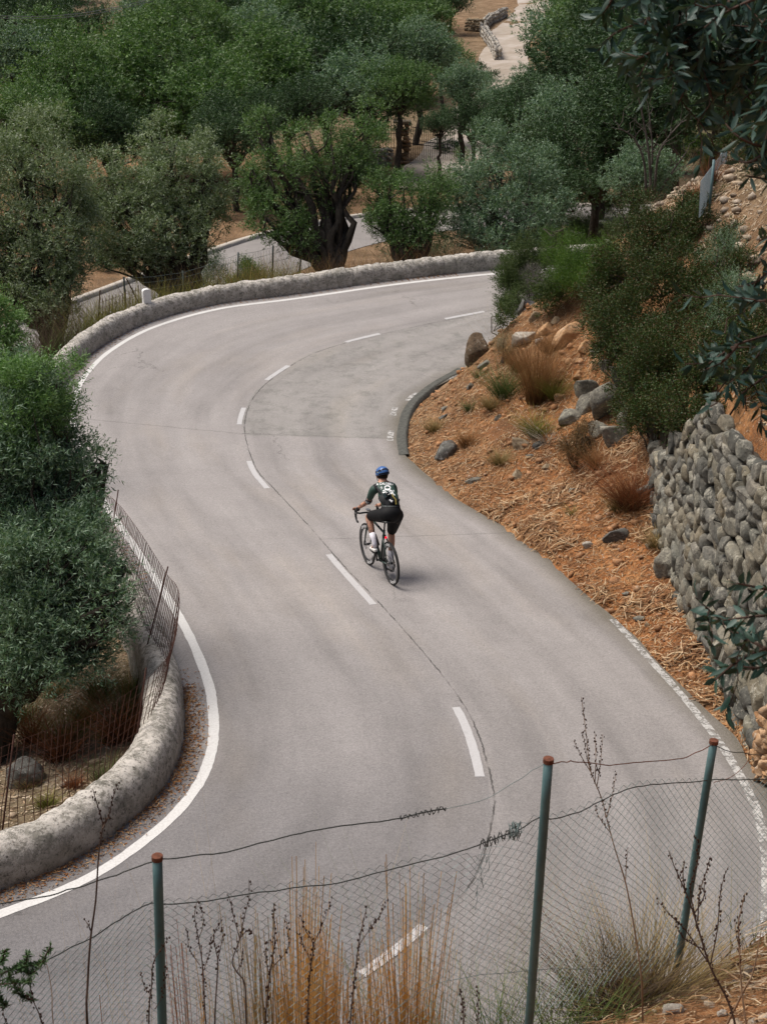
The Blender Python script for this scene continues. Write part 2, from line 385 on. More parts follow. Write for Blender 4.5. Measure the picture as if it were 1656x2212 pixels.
def road_mat():
    m = NM('asphalt', .88, .25); co = m.coord(); uv = m.coord('UV')
    sp = m.n('ShaderNodeSeparateXYZ'); m.l(uv, sp.inputs[0]); u, v = sp.outputs[0], sp.outputs[1]
    wob = m.math('MULTIPLY', m.math('SUBTRACT', m.noise(co, .8, 4, .6), .5), .06)
    uw = m.math('ADD', u, wob)
    right = m.math('GREATER_THAN', m.math('ADD', uw, -.012), 0.0)
    # grazing light put into the asphalt colour: darker, bluer near, paler, warmer far
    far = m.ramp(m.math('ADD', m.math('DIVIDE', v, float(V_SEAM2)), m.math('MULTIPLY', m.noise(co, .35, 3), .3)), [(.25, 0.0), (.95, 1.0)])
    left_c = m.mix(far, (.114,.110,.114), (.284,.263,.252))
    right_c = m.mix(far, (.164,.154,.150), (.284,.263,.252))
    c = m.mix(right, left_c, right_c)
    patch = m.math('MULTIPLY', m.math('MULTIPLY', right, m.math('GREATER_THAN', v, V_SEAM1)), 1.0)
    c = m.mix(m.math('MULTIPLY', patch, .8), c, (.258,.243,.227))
    # long wear bands along the lanes
    band = m.noise(m.map(uv, (3.2, .10, 1)), 1.6, 3, .55)
    c = m.mix(1.0, c, m.ramp(band, [(.3, .78), (.5, 1.0), (.72, 1.16)]), 'MULTIPLY')
    warm = m.noise(m.map(uv, (2.2, .16, 1), (3, 1, 0)), 1.3, 3, .6)
    c = m.mix(m.ramp(warm, [(.52, 0.0), (.70, .25)]), c, m.mix(1.0, c, (1.10,1.0,.82), 'MULTIPLY'))
    c = m.mix(1.0, c, m.ramp(m.noise(co, 1.3, 6, .7), [(.3, .92), (.7, 1.06)]), 'MULTIPLY')
    st = m.noise(co, 3.5, 6, .75); c = m.mix(m.ramp(st, [(.62, 0.0), (.78, .25)]), c, (.10,.10,.085))
    c = m.mix(m.math('MULTIPLY', patch, m.ramp(m.noise(co, 2.2, 8, .8), [(.50, 0.0), (.62, .35)])), c, (.08,.085,.07))
    # dirt by the inner edge and in the near gutter
    edge = m.ramp(m.math('ADD', u, m.math('MULTIPLY', wob, 1.6)), [(.86, 0.0), (.99, .85)])
    c = m.mix(edge, c, (.115,.10,.072))
    # stone grain
    c = m.mix(1.0, c, m.ramp(m.noise(co, 34, 4, .8), [(.30, .74), (.5, 1.0), (.70, 1.26)]), 'MULTIPLY')
    c = m.mix(m.ramp(m.noise(co, 11, 6, .85), [(.60, 0.0), (.70, .35)]), c, (.11,.105,.095))
    g1 = m.voro(co, 70.0); g2 = m.noise(co, 95, 2, .5)
    c = m.mix(m.ramp(g1, [(.10, .55), (.24, 0.0)]), c, (.42,.39,.37))
    c = m.mix(m.ramp(g2, [(.30, .5), (.42, 0.0)]), c, (.05,.05,.048))
    c = m.mix(m.math('LESS_THAN', m.voro(co, 260.0), .16), c, (.36,.34,.33))
    # cracks: the lane joint, two cross joints, a few wandering cracks
    def line(e, w, k): return m.math('MULTIPLY', m.math('LESS_THAN', m.math('ABSOLUTE', e), w), k)
    jo = m.math('MULTIPLY', m.math('SUBTRACT', m.noise(co, 7, 5, .7), .5), .018)
    j1 = line(m.math('ADD', m.math('ADD', u, -.022), jo), .0034, m.ramp(m.noise(co, 2.3, 3), [(.36, .1), (.55, .8)]))
    j2 = m.math('MULTIPLY', line(m.math('ADD', m.math('SUBTRACT', v, V_SEAM2), m.math('MULTIPLY', jo, 5.)), .016, .3), right)
    j3 = line(m.math('ADD', m.math('SUBTRACT', v, V_SEAM1+.1), m.math('MULTIPLY', jo, 8.)), .02, .28)
    ck = m.voro(m.n('ShaderNodeVectorMath', operation='ADD').outputs[0], 1.0) if False else None
    vd = m.n('ShaderNodeTexVoronoi', feature='DISTANCE_TO_EDGE'); wv = m.n('ShaderNodeVectorMath', operation='ADD')
    m.l(co, wv.inputs[0]); m.l(m.noise(co, 1.2, 5, .7, 'Color'), wv.inputs[1]); m.l(wv.outputs[0], vd.inputs['Vector']); vd.inputs['Scale'].default_value = .33
    ckm = m.math('MULTIPLY', m.math('LESS_THAN', vd.outputs['Distance'], .0045), m.ramp(m.noise(co, .25, 2), [(.58, 0.0), (.64, .35)]))
    for k in (j1, j2, j3, ckm): c = m.mix(k, c, (.035,.033,.03))
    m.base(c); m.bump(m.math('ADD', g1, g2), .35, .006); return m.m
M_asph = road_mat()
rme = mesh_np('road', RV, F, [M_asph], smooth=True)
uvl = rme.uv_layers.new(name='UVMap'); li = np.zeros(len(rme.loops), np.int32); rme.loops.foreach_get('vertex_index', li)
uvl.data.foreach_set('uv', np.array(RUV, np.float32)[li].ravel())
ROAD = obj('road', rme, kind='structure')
ROAD['label'] = 'grey asphalt mountain road winding in an S bend'

def paint_mat(name, wear, c=(.62,.61,.59)):
    m = NM(name, .75, .3); co = m.coord()
    w = m.noise(co, 9, 8, .85); g = m.voro(co, 70.0)
    a = m.ramp(w, [(wear-.05, 1.0), (wear+.05, 0.0)])
    col = m.mix(m.ramp(m.noise(co, 45, 3), [(.35, .35), (.6, 0.0)]), c, (.34,.32,.30))
    m.base(col)
    tr = m.n('ShaderNodeBsdfTransparent'); mx = m.n('ShaderNodeMixShader')
    m.l(a, mx.inputs[0]); m.l(tr.outputs[0], mx.inputs[1]); m.l(m.b.outputs[0], mx.inputs[2]); m.l(mx.outputs[0], m.nt.nodes['Material Output'].inputs[0])
    return m.m
M_paint = paint_mat('white_road_paint', .68); M_worn = paint_mat('worn_road_paint', .51, (.46,.45,.43)); M_dash = paint_mat('greyed_road_paint', .64, (.46,.45,.45))
def strip(name, P, w, mat, dz=.004, label=None):
    P = np.asarray(P, float)[:, :2]; N = normal2(P); V = []; F = []
    ws = np.linspace(-.5, .5, 3)
    for i in range(len(P)):
        jw = 1+.10*float(vnoise(i*.9, 7.7))
        for a in ws:
            q = P[i]+N[i]*w*a*jw; V.append((q[0], q[1], float(prof(q[1]))+dz))
    for i in range(len(P)-1):
        for k in range(2): F.append((i*3+k, i*3+k+1, (i+1)*3+k+1, (i+1)*3+k))
    o = obj(name, mesh_np(name, V, np.array(F), [mat]), ROAD)
    if label: o['label'] = label
    return o
strip('edge_line', LW[:-10], .125, M_paint, label='solid white line beside the parapet')
strip('edge_line', cr([onroad(*p)[:2] for p in [(1322,1338), (1360,1378), (1402,1425), (1470,1500), (1550,1600), (1605,1690), (1636,1760), (1652,1840), (1655,1920), (1650,2000), (1636,2070)]], 8), .10, M_worn, label='flaking white line on the bank side')
for k, seg in enumerate([[(985,812), (958,820), (938,830)], [(902,848), (890,856), (880,866)], [(854,880), (850,890), (848,898)], [(845,930), (843,941), (842,952)]]):
    strip('edge_line', cr([onroad(*p)[:2] for p in seg], 4), .13, M_worn, .0045, label='short broken white mark round the inner curve')
def alongC(a, b, n=10):
    pa, pb = onroad(*a)[:2], onroad(*b)[:2]
    ia, ib = np.argmin(np.linalg.norm(CC-pa, axis=1)), np.argmin(np.linalg.norm(CC-pb, axis=1))
    if ia > ib: ia, ib, pa, pb = ib, ia, pb, pa
    M = CC[ia:ib+1]; t = np.linspace(0, 1, len(M))[:, None]
    return M+(1-t)*(pa-CC[ia])+t*(pb-CC[ib])
for a, b in [((1045,673),(961,689)), ((820,721),(747,739)), ((623,790),(576,821)), ((527,881),(517,917)), ((538,996),(577,1055)), ((710,1198),(806,1306)), ((984,1528),(1036,1678)), ((915,2000),(780,2105))]:
    P = alongC(a, b); strip('lane_dash', P, .105 if a[1] > 800 else .12, M_dash, .004)
# dark tarred gutter lip round the inner curve
gi = [(1000,797), (985,806), (943,830), (905,860), (884,888), (876,915), (872,946), (877,983)]
P = cr([onroad(*p)[:2] for p in gi], 8); N = normal2(P); V = []; F = []
pr = [(-.15, .003), (-.10, .006), (-.04, .014), (.01, .024), (.05, .02), (.09, -.08)]
for i in range(len(P)):
    for a, h in pr:
        q = P[i]+N[i]*a; V.append((q[0], q[1], float(prof(q[1]))+h*(1+.3*float(vnoise(i*.5, a*9)))+.002))
n = len(pr)
for i in range(len(P)-1):
    for k in range(n-1): F.append((i*n+k, i*n+k+1, (i+1)*n+k+1, (i+1)*n+k))
M_tar = simple('dark_tar', (.085,.085,.075), .9, .2, var=.35, sc=14)
obj('gutter_lip', mesh_np('gutter_lip', V, np.array(F), [M_tar], True), ROAD)

# ------------------------------------------------------------------ lower road and dirt track
def ribbon(name, P, w, zf, mat, mid=7, rag=0.0):
    N = normal2(P); V = []; F = []
    for i in range(len(P)):
        for a in np.linspace(-.5, .5, mid):
            ww = w*(1+(rag*float(vnoise(i*.7, a*9)) if abs(a) == .5 else 0)); q = P[i]+N[i]*ww*a; V.append((q[0], q[1], zf(q[0], q[1])))
    for i in range(len(P)-1):
        for k in range(mid-1): F.append((i*mid+k, i*mid+k+1, (i+1)*mid+k+1, (i+1)*mid+k))
    return obj(name, mesh_np(name, V, np.array(F), [mat], True), kind='structure')
m = NM('lower_asphalt', .9, .2); co = m.coord(); m.base(m.ramp(m.noise(co, .5, 6, .7), [(.3, (.20,.185,.175)), (.7, (.275,.255,.24))])); M_lr = m.m
LR = ribbon('lower_road', LRC, 5.4, lambda x, y: -3.595, M_lr); LR['label'] = 'pale lower hairpin road behind the olive trees'
V = []; F = []
for i in range(len(LRU)):
    for a, h in ((-.28, -.1), (-.26, .14), (0, .16), (.02, -.1)):
        q = LRU[i]+LRN[i]*(a+.1); V.append((q[0], q[1], -3.595+h))
for i in range(len(LRU)-1):
    for k in range(3): F.append((i*4+k, i*4+k+1, (i+1)*4+k+1, (i+1)*4+k))
M_kerb = simple('pale_kerb', (.42,.38,.33), .9, .2)
obj('kerb', mesh_np('kerb', V, np.array(F), [M_kerb]), LR)
m = NM('dirt_track', .95, .1); co = m.coord(); m.base(m.ramp(m.noise(co, .35, 6, .7), [(.3, (.27,.22,.17)), (.55, (.37,.32,.27)), (.7, (.45,.40,.36))])); M_dt = m.m
tr_ = cr([onground(*p)[:2] for p in ((930,415), (935,385), (985,330), (1040,250), (1070,190), (1082,150), (1090,112), (1108,74), (1142,36), (1160,8), (1150,-14), (1120,-30))], 6)
ribbon('dirt_track', tr_, 4.3, lambda x, y: gz(x, y)+.12, M_dt, 9, .2)

# ------------------------------------------------------------------ stone materials
def stone_mat(name, cols, sc=3.0, lichen=0.0, spot=(.5,.49,.44), bump=.6, tint=((.72,.72,.72), (1,1,1), (1.25,1.2,1.12))):
    m = NM(name, .92, .15); co = m.coord()
    c = m.ramp(m.noise(co, sc, 6, .68), [(.28+.44*i/(len(cols)-1), cc) for i, cc in enumerate(cols)])
    r = m.island(); c = m.mix(1.0, c, m.ramp(r, [(i/(len(tint)-1), t_) for i, t_ in enumerate(tint)]), 'MULTIPLY')
    c = m.mix(m.ramp(m.noise(co, sc*7, 5, .75), [(.5, 0.0), (.68, .7)]), c, tuple(x*.38 for x in cols[0]))
    if lichen: c = m.mix(m.ramp(m.noise(co, sc*3.2, 7, .82), [(.60-.12*lichen, 0.0), (.66-.10*lichen, .85)]), c, spot)
    m.base(c); m.bump(m.noise(co, sc*9, 6, .7), bump, .03); return m.m
M_par = NM('mossy_parapet_stone', .93, .12); co = M_par.coord()
c_ = M_par.ramp(M_par.noise(co, 1.6, 6, .7), [(.3, (.19,.18,.15)), (.5, (.31,.29,.25)), (.7, (.43,.40,.35))])
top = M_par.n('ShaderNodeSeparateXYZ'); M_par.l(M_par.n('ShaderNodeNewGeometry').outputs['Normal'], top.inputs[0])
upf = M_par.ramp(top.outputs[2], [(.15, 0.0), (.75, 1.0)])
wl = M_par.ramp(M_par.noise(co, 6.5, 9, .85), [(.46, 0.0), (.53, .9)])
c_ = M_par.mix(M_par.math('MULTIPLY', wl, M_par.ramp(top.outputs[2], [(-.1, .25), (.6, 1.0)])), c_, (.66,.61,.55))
c_ = M_par.mix(M_par.ramp(M_par.noise(co, 17, 7, .8), [(.54, 0.0), (.60, .8)]), c_, (.085,.08,.065))
vc = M_par.n('ShaderNodeTexVoronoi', feature='DISTANCE_TO_EDGE'); wv_ = M_par.n('ShaderNodeVectorMath', operation='ADD'); M_par.l(co, wv_.inputs[0]); M_par.l(M_par.noise(co, 4, 4, .7, 'Color'), wv_.inputs[1]); M_par.l(wv_.outputs[0], vc.inputs['Vector']); vc.inputs['Scale'].default_value = 2.6
c_ = M_par.mix(M_par.ramp(vc.outputs['Distance'], [(.010, .42), (.03, 0.0)]), c_, (.07,.065,.05))
c_ = M_par.mix(M_par.ramp(M_par.noise(M_par.map(co, (1,1,1), (9,4,2)), .9, 4, .7), [(.55, 0.0), (.68, .5)]), c_, (.13,.13,.10))
M_par.base(c_); M_par.bump(M_par.noise(co, 22, 6, .75), .9, .03); M_par = M_par.m
# rounded mortared parapet along the outer edge
S = np.concatenate([[0], np.cumsum(np.linalg.norm(np.diff(WC, axis=0), axis=1))])
s_ = np.arange(0, S[-1]-.3, .045); PX = np.interp(s_, S, WC[:, 0]); PY = np.interp(s_, S, WC[:, 1])
PW = np.stack([PX, PY], 1); NW = normal2(PW)
prf = [(.27,-1.75), (.25,-.9), (.245,-.45), (.24,-.05), (.235,.14), (.225,.26), (.19,.355), (.13,.425), (.05,.46), (-.04,.465), (-.12,.44), (-.18,.385), (-.22,.30), (-.24,.18), (-.25,.04), (-.26,-.15)]
prf = prf[::-1]; K = len(prf)
# block joints along its length
jt = [0.0]
while jt[-1] < s_[-1]: jt.append(jt[-1]+rnd.uniform(.22, .48))
jt = np.array(jt); jo_ = np.array([[rnd.uniform(-.03, .03) for _ in range(K)] for _ in jt])
V = np.zeros((len(s_), K, 3))
for i in range(len(s_)):
    farw = np.clip((s_[i]-22)/10, 0, 1)
    q = np.argmin(np.abs(jt-s_[i]-.02*math.sin(i))); dj = abs(jt[q]-s_[i]); bi = np.searchsorted(jt, s_[i])
    for k, (a, h) in enumerate(prf):
        nz = .03*float(fbm(s_[i]*2.2, k*.45, 0, 3))+.014*float(vnoise(s_[i]*13, k*1.1))
        groove = -.05*math.exp(-(dj/.025)**2)*(.25+.75*abs(math.sin(q*2.7)))*(.35+.3*farw)
        r = 1+nz*2.2+groove*2.2+(jo_[min(bi, len(jo_)-1)][k]*.5+.5*jo_[min(bi, len(jo_)-1)][0])*1.5*farw
        hh = h*r*(1+.06*float(vnoise(s_[i]*.5, 2.2))) if h > 0 else h
        if h < -.2: r = 1+nz*5+.10*float(vnoise(s_[i]*4.1, h*5)); hh = h
        V[i, k] = (PX[i]+NW[i, 0]*a*r, PY[i]+NW[i, 1]*a*r, float(prof(PY[i]))+hh)
I = np.arange(len(s_)*K).reshape(len(s_), K)
F = np.stack([I[:-1, :-1].ravel(), I[:-1, 1:].ravel(), I[1:, 1:].ravel(), I[1:, :-1].ravel()], 1)
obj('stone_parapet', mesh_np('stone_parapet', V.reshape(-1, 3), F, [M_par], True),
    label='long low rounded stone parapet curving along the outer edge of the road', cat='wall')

# ------------------------------------------------------------------ rocks
def ico(sub):
    bm = __import__('bmesh').new(); __import__('bmesh').ops.create_icosphere(bm, subdivisions=sub, radius=1)
    V = np.array([v.co[:] for v in bm.verts]); F = np.array([[v.index for v in f.verts] for f in bm.faces]); bm.free(); return V, F
ICO = {k: ico(k) for k in (1, 2, 3, 4)}
def rockshape(sub, seed, ang=.35, rough=.12):
    V, F = ICO[sub]; V = V.copy(); r = np.random.RandomState(seed)
    for _ in range(11):                                    # cut facets
        d = r.randn(3); d /= np.linalg.norm(d); h = r.uniform(.40, .78)
        k = V.dot(d); over = np.maximum(k-h, 0); V -= over[:, None]*d*(1-.12*ang)
    s = seed*3.7
    V *= (1+rough*fbm(V[:, 0]*1.8+s, V[:, 1]*1.8, V[:, 2]*1.8+s, 3)[:, None]+(.35*rough)*vnoise(V[:, 0]*7+s, V[:, 1]*7, V[:, 2]*7)[:, None])
    return V, F
GREY = stone_mat('grey_limestone', [(.085,.085,.078), (.17,.165,.145), (.28,.265,.225)], 3.2, .7, (.36,.34,.27), 1.0)
PALE = stone_mat('pale_limestone', [(.20,.18,.155), (.34,.315,.28), (.48,.45,.40)], 3.2, .4)
WARM = stone_mat('ochre_rock', [(.28,.15,.075), (.40,.25,.14), (.48,.36,.25)], 3.2, .3, (.5,.45,.38))
BROWN = stone_mat('brown_rock', [(.13,.10,.07), (.24,.19,.13), (.34,.29,.21)], 3.5, .4, (.42,.38,.30))
DARK = stone_mat('dark_rock', [(.055,.057,.057), (.105,.105,.10), (.18,.175,.16)], 3.0, .3, (.35,.35,.33))
def place_rock(px, py, w, h, mat, label, seed, name='rock', group=None, dep=.75, sink=.3, tilt=0.0, sub=3):
    g = onground(px, py+h*.5*.62); x, y, D = proj(g); sx = w/FOC*D*.5; sz = h/FOC*D*.5/.95
    V, F = rockshape(sub, seed); V = V*np.array([sx*1.08, (sx+sz)*.5*dep*1.3, sz*1.15])
    R = Matrix.Rotation(tilt, 3, 'Y'); V = V@np.array(R).T
    c = atD(px, py, D+(sx+sz)*.25)
    b = Vector(c); zb = V[:, 2].min(); V[:, 2] -= zb       # origin at its foot
    me = mesh_np(name, V, F, [mat], True)
    return obj(name, me, loc=(b.x, b.y, b.z+zb), label=label, cat='rock' if name == 'rock' else 'boulder', group=group)
G_ = 'rocks on the roadside bank'
for k_, (x, y, w, h, mt, lb) in enumerate([(1180,715,50,34,WARM,'ochre block left of the orange slab'), (1262,755,44,34,WARM,'ochre block below the right end of the orange slab'), (1290,790,40,36,WARM,'ochre block in the earth cut under the dark shrub'), (1085,745,40,30,BROWN,'brown ledge between the overhanging boulder and the pale flat rock'), (1248,812,30,22,WARM,'flat ochre stone under the bright orange one')]):
    place_rock(x, y, w, h, mt, lb, 1400+k_, group=G_, tilt=.3*(k_%3-1), sub=4)
for k_, (x, y, w, h, mt, lb) in enumerate([(1305,790,44,40,GREY,'grey rock at the top of the outcrop under the hanging leaves'), (1180,800,26,20,WARM,'ochre stone behind the tallest grass tuft'), (1085,860,24,16,BROWN,'brown stone left of the soft green tuft at mid bank'), (1045,790,30,22,GREY,'grey stone right of the overhanging brown boulder'), (1210,860,30,24,WARM,'ochre rock beside the angular grey rock'), (1270,960,40,30,DARK,'dark rock between outcrop and withered shrub'), (1180,1010,24,14,BROWN,'brown stone in the leaf litter below the dark rock'), (1240,1060,26,16,GREY,'grey stone below the withered shrub'), (1395,1060,40,50,GREY,'grey block at the far end of the dry stone wall'), (1100,900,20,12,WARM,'small ochre stone near the middle of the bank')]):
    place_rock(x, y, w, h, mt, lb, 950+k_, group=G_, tilt=.2*(k_%3-1))
place_rock(1330, 945, 76, 70, GREY, 'lower half of the grey outcrop, jutting over the withered shrub', 91, 'boulder', sub=4, tilt=.3)
for k_, (x, y, w, h, lb) in enumerate([(1345,815,60,70,'upper grey block of the outcrop under the dark shrub'), (1352,900,60,90,'right hand grey block of the outcrop beside the wall'), (1288,930,60,44,'low grey ledge at the foot of the outcrop'), (1268,875,44,70,'tall grey slab at the left side of the outcrop')]):
    place_rock(x, y, w, h, GREY, lb, 1200+k_, 'rock', G_, tilt=(-.4, .3, -.1, .5)[k_], sub=4)
R_ = [(1032,758,76,66,stone_mat('umber_rock', [(.05,.038,.028), (.11,.08,.055), (.20,.155,.115)], 2.5, .3, (.30,.27,.22), 1.0),'dark brown boulder overhanging the road where the inner curve disappears',.2),
 (1135,731,78,40,PALE,'pale flat rock at the top of the bank left of the orange slab',-.1),
 (1162,737,26,22,PALE,'small pale rock leaning on the right end of the pale flat rock',.3),
 (1233,728,84,46,WARM,'big orange slab sloping down left under the shrubs',-.55),
 (1204,741,24,36,PALE,'narrow upright pale rock at the left end of the orange slab',.1),
 (1155,688,36,26,BROWN,'brown block of rock on top of the bank above the pale flat rock',.1),
 (1200,694,30,18,BROWN,'low brown rock at the foot of the tall green shrub',0),
 (1127,665,18,42,DARK,'thin upright slab under the grey dead bush',.25),
 (1227,782,22,15,WARM,'round ochre stone left of the orange stone in the red earth cut',0),
 (1251,779,24,17,WARM,'bright orange stone in the middle of the red earth cut',0),
 (1290,757,36,28,GREY,'grey rock at the right of the orange slab under hanging leaves',.1),
 (1262,845,62,60,GREY,'grey angular rock in the red earth cut above the cliff outcrop',-.5),
 (1318,868,104,122,GREY,'largest grey outcrop with yellow lichen on the bank under the dark shrub',-.2),
 (1225,908,66,42,GREY,'flat grey boulder at the left foot of the large outcrop',-.1),
 (1015,835,20,20,GREY,'small grey rock just above the tarred kerb lip',0),
 (960,884,18,13,GREY,'upper one of two little rocks near the inner curve',0),
 (957,901,28,13,DARK,'lower one of two little rocks near the inner curve',-.3),
 (1073,904,24,17,GREY,'small grey rock in the dry grass in the middle of the bank',-.3),
 (966,978,64,42,DARK,'dark green grey boulder beside the road nearest the inner curve',-.3),
 (1120,960,56,42,BROWN,'brown rock half buried in straw at mid bank',-.5),
 (1163,962,30,22,DARK,'dark rock under the tuft of bleached dead leaves',-.4),
 (1018,1040,46,18,GREY,'low grey rock in the straw to the right of the cyclist helmet',-.1),
 (1118,1028,32,26,BROWN,'brown grey rock alone in the bare red soil',.2),
 (1146,984,22,10,GREY,'flat grey stone in the leaf litter',0),
 (1325,1160,64,44,DARK,'grey boulder lying in the dry leaves left of the dry stone wall',-.2),
 (1268,1181,25,20,PALE,'white stone in the straw left of the grey boulder',0),
 (1410,1118,26,32,GREY,'upright grey stone at the foot of the wall',0),
 (1443,1122,62,62,DARK,'slanting dark boulder built into the foot of the dry stone wall',-.7),
 (1462,1222,98,92,GREY,'largest grey boulder at the foot of the dry stone wall',-.3),
 (1378,1337,26,18,GREY,'small grey stone at the road edge beside the broken white line',0),
 (1396,1350,18,12,BROWN,'tiny brown stone right of the small grey roadside stone',0),
 (1352,1282,20,12,GREY,'small grey stone among straw below the boulder',0),
 (1405,1180,30,20,BROWN,'brown stone in the straw just left of the largest wall boulder',0)]
for k, (x, y, w, h, mt, lb, tl) in enumerate(R_): place_rock(x, y, w, h, mt, lb, 20+k, group=G_, tilt=tl, sub=4 if w > 45 else 3)
place_rock(1227, 512, 58, 42, PALE, 'large pale boulder on the crest among green bushes', 81, 'boulder', sub=4)
place_rock(1285, 446, 30, 34, PALE, 'small rounded pale boulder beside the mossy mound on the crest', 82, 'boulder')
place_rock(1312, 530, 24, 40, GREY, 'thin grey rock showing through the shrubs on the crest', 83, 'boulder')
place_rock(45, 1682, 100, 84, DARK, 'dark grey boulder behind the rusty fence by the olive trunk', 84, 'boulder', sub=4)
place_rock(205, 1648, 34, 26, BROWN, 'brown rock on the leaf litter behind the rusty fence', 85, 'boulder')
place_rock(215, 1500, 30, 30, BROWN, 'small rock under the olive canopy beside the wall', 86, 'boulder')

# ------------------------------------------------------------------ dry stone retaining wall, stone by stone
def wallpath(t):                                           # t in metres along the foot, near -> far
    return t
FOOT = cr([(4.75,8.6), (4.62,10.2), (4.50,12), (4.43,14), (4.36,16), (4.36,18.4), (4.46,20.4), (4.66,22), (5.0,23.6)], 10)
SF = np.concatenate([[0], np.cumsum(np.linalg.norm(np.diff(FOOT, axis=0), axis=1))]); NFt = normal2(FOOT)
def wp(s, h, out=0.0):
    x = np.interp(s, SF, FOOT[:, 0]); y = np.interp(s, SF, FOOT[:, 1]); nx_ = np.interp(s, SF, NFt[:, 0]); ny_ = np.interp(s, SF, NFt[:, 1])
    a = .12-.17*h/2.7*1.0+out                                # battered face; left normal points to the road
    return np.array([x+nx_*a, y+ny_*a]), (nx_, ny_)
def foot_z(s):
    p, _ = wp(s, 0, .25); return gz(p[0], p[1])
MV, MF, n0 = [], [], 0; tint = []
top_z = lambda s: 3.40-.10*max(0, s-8)/3+.06*math.sin(s*2.3)-min(1.7, max(0, s-9.4)*.62)
M_wall = stone_mat('dry_stone', [(.095,.096,.085), (.175,.168,.145), (.29,.26,.21)], 1.8, .5, (.36,.34,.28), 1.0, ((.55,.56,.56), (.8,.8,.8), (1,1,1), (1.05,.95,.78), (1.0,1.02,1.0), (1.5,1.4,1.2)))
r_ = random.Random(3); V2, F2 = ICO[2]
s_grid = np.linspace(0, SF[-1], 40); fz = np.array([foot_z(s) for s in s_grid])
z = -.2
while z < 3.5:
    hgt = r_.uniform(.17, .27)*(1.15 if z < .8 else 1); s = r_.uniform(-.2, 0)
    while s < SF[-1]-.1:
        wd = r_.uniform(.18, .40)*(1.2 if z < .8 else 1); sc = s+wd/2; zc = z+hgt/2+r_.uniform(-.04, .04)
        if zc > np.interp(sc, s_grid, fz)-.15 and zc < top_z(sc):
            h = zc-np.interp(sc, s_grid, fz)
            P, (ax, ay) = wp(min(max(sc, 0), SF[-1]), max(h, 0), r_.uniform(-.03, .03))
            Vs, _ = rockshape(3, r_.randrange(9999), .1, .15)
            Vs = np.sign(Vs)*np.abs(Vs)**.82*np.array([wd*.70, .13, hgt*.72])
            th = r_.uniform(-.3, .3); Vs = np.stack([Vs[:, 0]*math.cos(th)-Vs[:, 2]*math.sin(th), Vs[:, 1], Vs[:, 0]*math.sin(th)+Vs[:, 2]*math.cos(th)], 1)
            tx, ty = -ay, ax
            W3 = np.stack([P[0]+Vs[:, 0]*tx+Vs[:, 1]*ax, P[1]+Vs[:, 0]*ty+Vs[:, 1]*ay, zc+Vs[:, 2]], 1)
            MV.append(W3); MF.append(ICO[3][1]+n0); n0 += len(ICO[3][0])
        s += wd*.97
    z += hgt*.93
# earth core behind the stones
cV = []; cs = np.linspace(0, SF[-1], 60)
for s in cs:
    for h, o in ((-.6, -.03), (.8, -.04), (1.9, -.06), (2.55, -.12), (2.75, -.6)):
        P, _ = wp(s, max(h, 0), o); cV.append((P[0], P[1], min(np.interp(s, s_grid, fz)+h, top_z(s)-.06)))
I = np.arange(len(cs)*5).reshape(len(cs), 5)
cF = np.stack([I[:-1, :-1].ravel(), I[:-1, 1:].ravel(), I[1:, 1:].ravel(), I[1:, :-1].ravel()], 1)
dw = obj('dry_stone_wall', mesh_np('dry_stone_wall', np.concatenate(MV), np.concatenate(MF), [M_wall], True),
    label='tall dry stone retaining wall of rounded grey stones at the right edge', cat='wall')
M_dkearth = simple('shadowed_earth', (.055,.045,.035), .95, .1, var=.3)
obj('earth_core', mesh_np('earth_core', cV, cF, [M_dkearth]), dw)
# ochre buttress of rounded stones at the right edge of the photo
MV, MF, n0 = [], [], 0
for k in range(44):
    s = r_.uniform(3.6, 4.8); P, (ax, ay) = wp(s, 0, .16+r_.uniform(-.04, .05)); zc = foot_z(s)+r_.uniform(-.05, 1.1)
    Vs, _ = rockshape(3, 500+k, .05, .2); w_ = r_.uniform(.09, .16); Vs = Vs*np.array([w_, w_*.9, w_*.8])
    MV.append(Vs+np.array([P[0], P[1], zc])); MF.append(ICO[3][1]+n0); n0 += len(ICO[3][0])
obj('stone_buttress', mesh_np('stone_buttress', np.concatenate(MV), np.concatenate(MF), [WARM], True),
    label='heap of ochre stones leaning on the dry stone wall at the right edge', cat='wall')

# ------------------------------------------------------------------ chain-link fence in the foreground
M_green = NM('faded_green_paint', .55, .35); co = M_green.coord()
g_ = M_green.ramp(M_green.noise(co, 5, 5, .7), [(.3, (.050,.105,.112)), (.7, (.095,.170,.172))])
g_ = M_green.mix(M_green.ramp(M_green.noise(M_green.map(co, (1,1,.25)), 26, 6, .75), [(.58, 0.0), (.72, .7)]), g_, (.10,.06,.035)); M_green.base(g_); M_green = M_green.m
M_rust = simple('rust', (.13,.05,.03), .85, .2, var=.45, sc=40)
M_wire = simple('green_wire', (.13,.17,.165), .5, .4, .3, var=.25, sc=30)
M_dwire = simple('dark_wire', (.035,.038,.035), .6, .3, .3, var=.3)
posts = [((340,1850), (-1.10, 5.40)), ((1184,1640), (.81, 5.85)), ((1541,1600), (1.92, 6.96))]
FP = [np.array([-4.4, 4.75])]+[np.array(p[1]) for p in posts]+[np.array([3.35, 8.3]), np.array([4.6, 9.6])]
fence = empty('chain_link_fence', (.81, 5.85, gz(.81, 5.85)), 'sagging green chain link fence with rusty capped posts in the foreground', 'fence')
fo = np.array(fence.location)
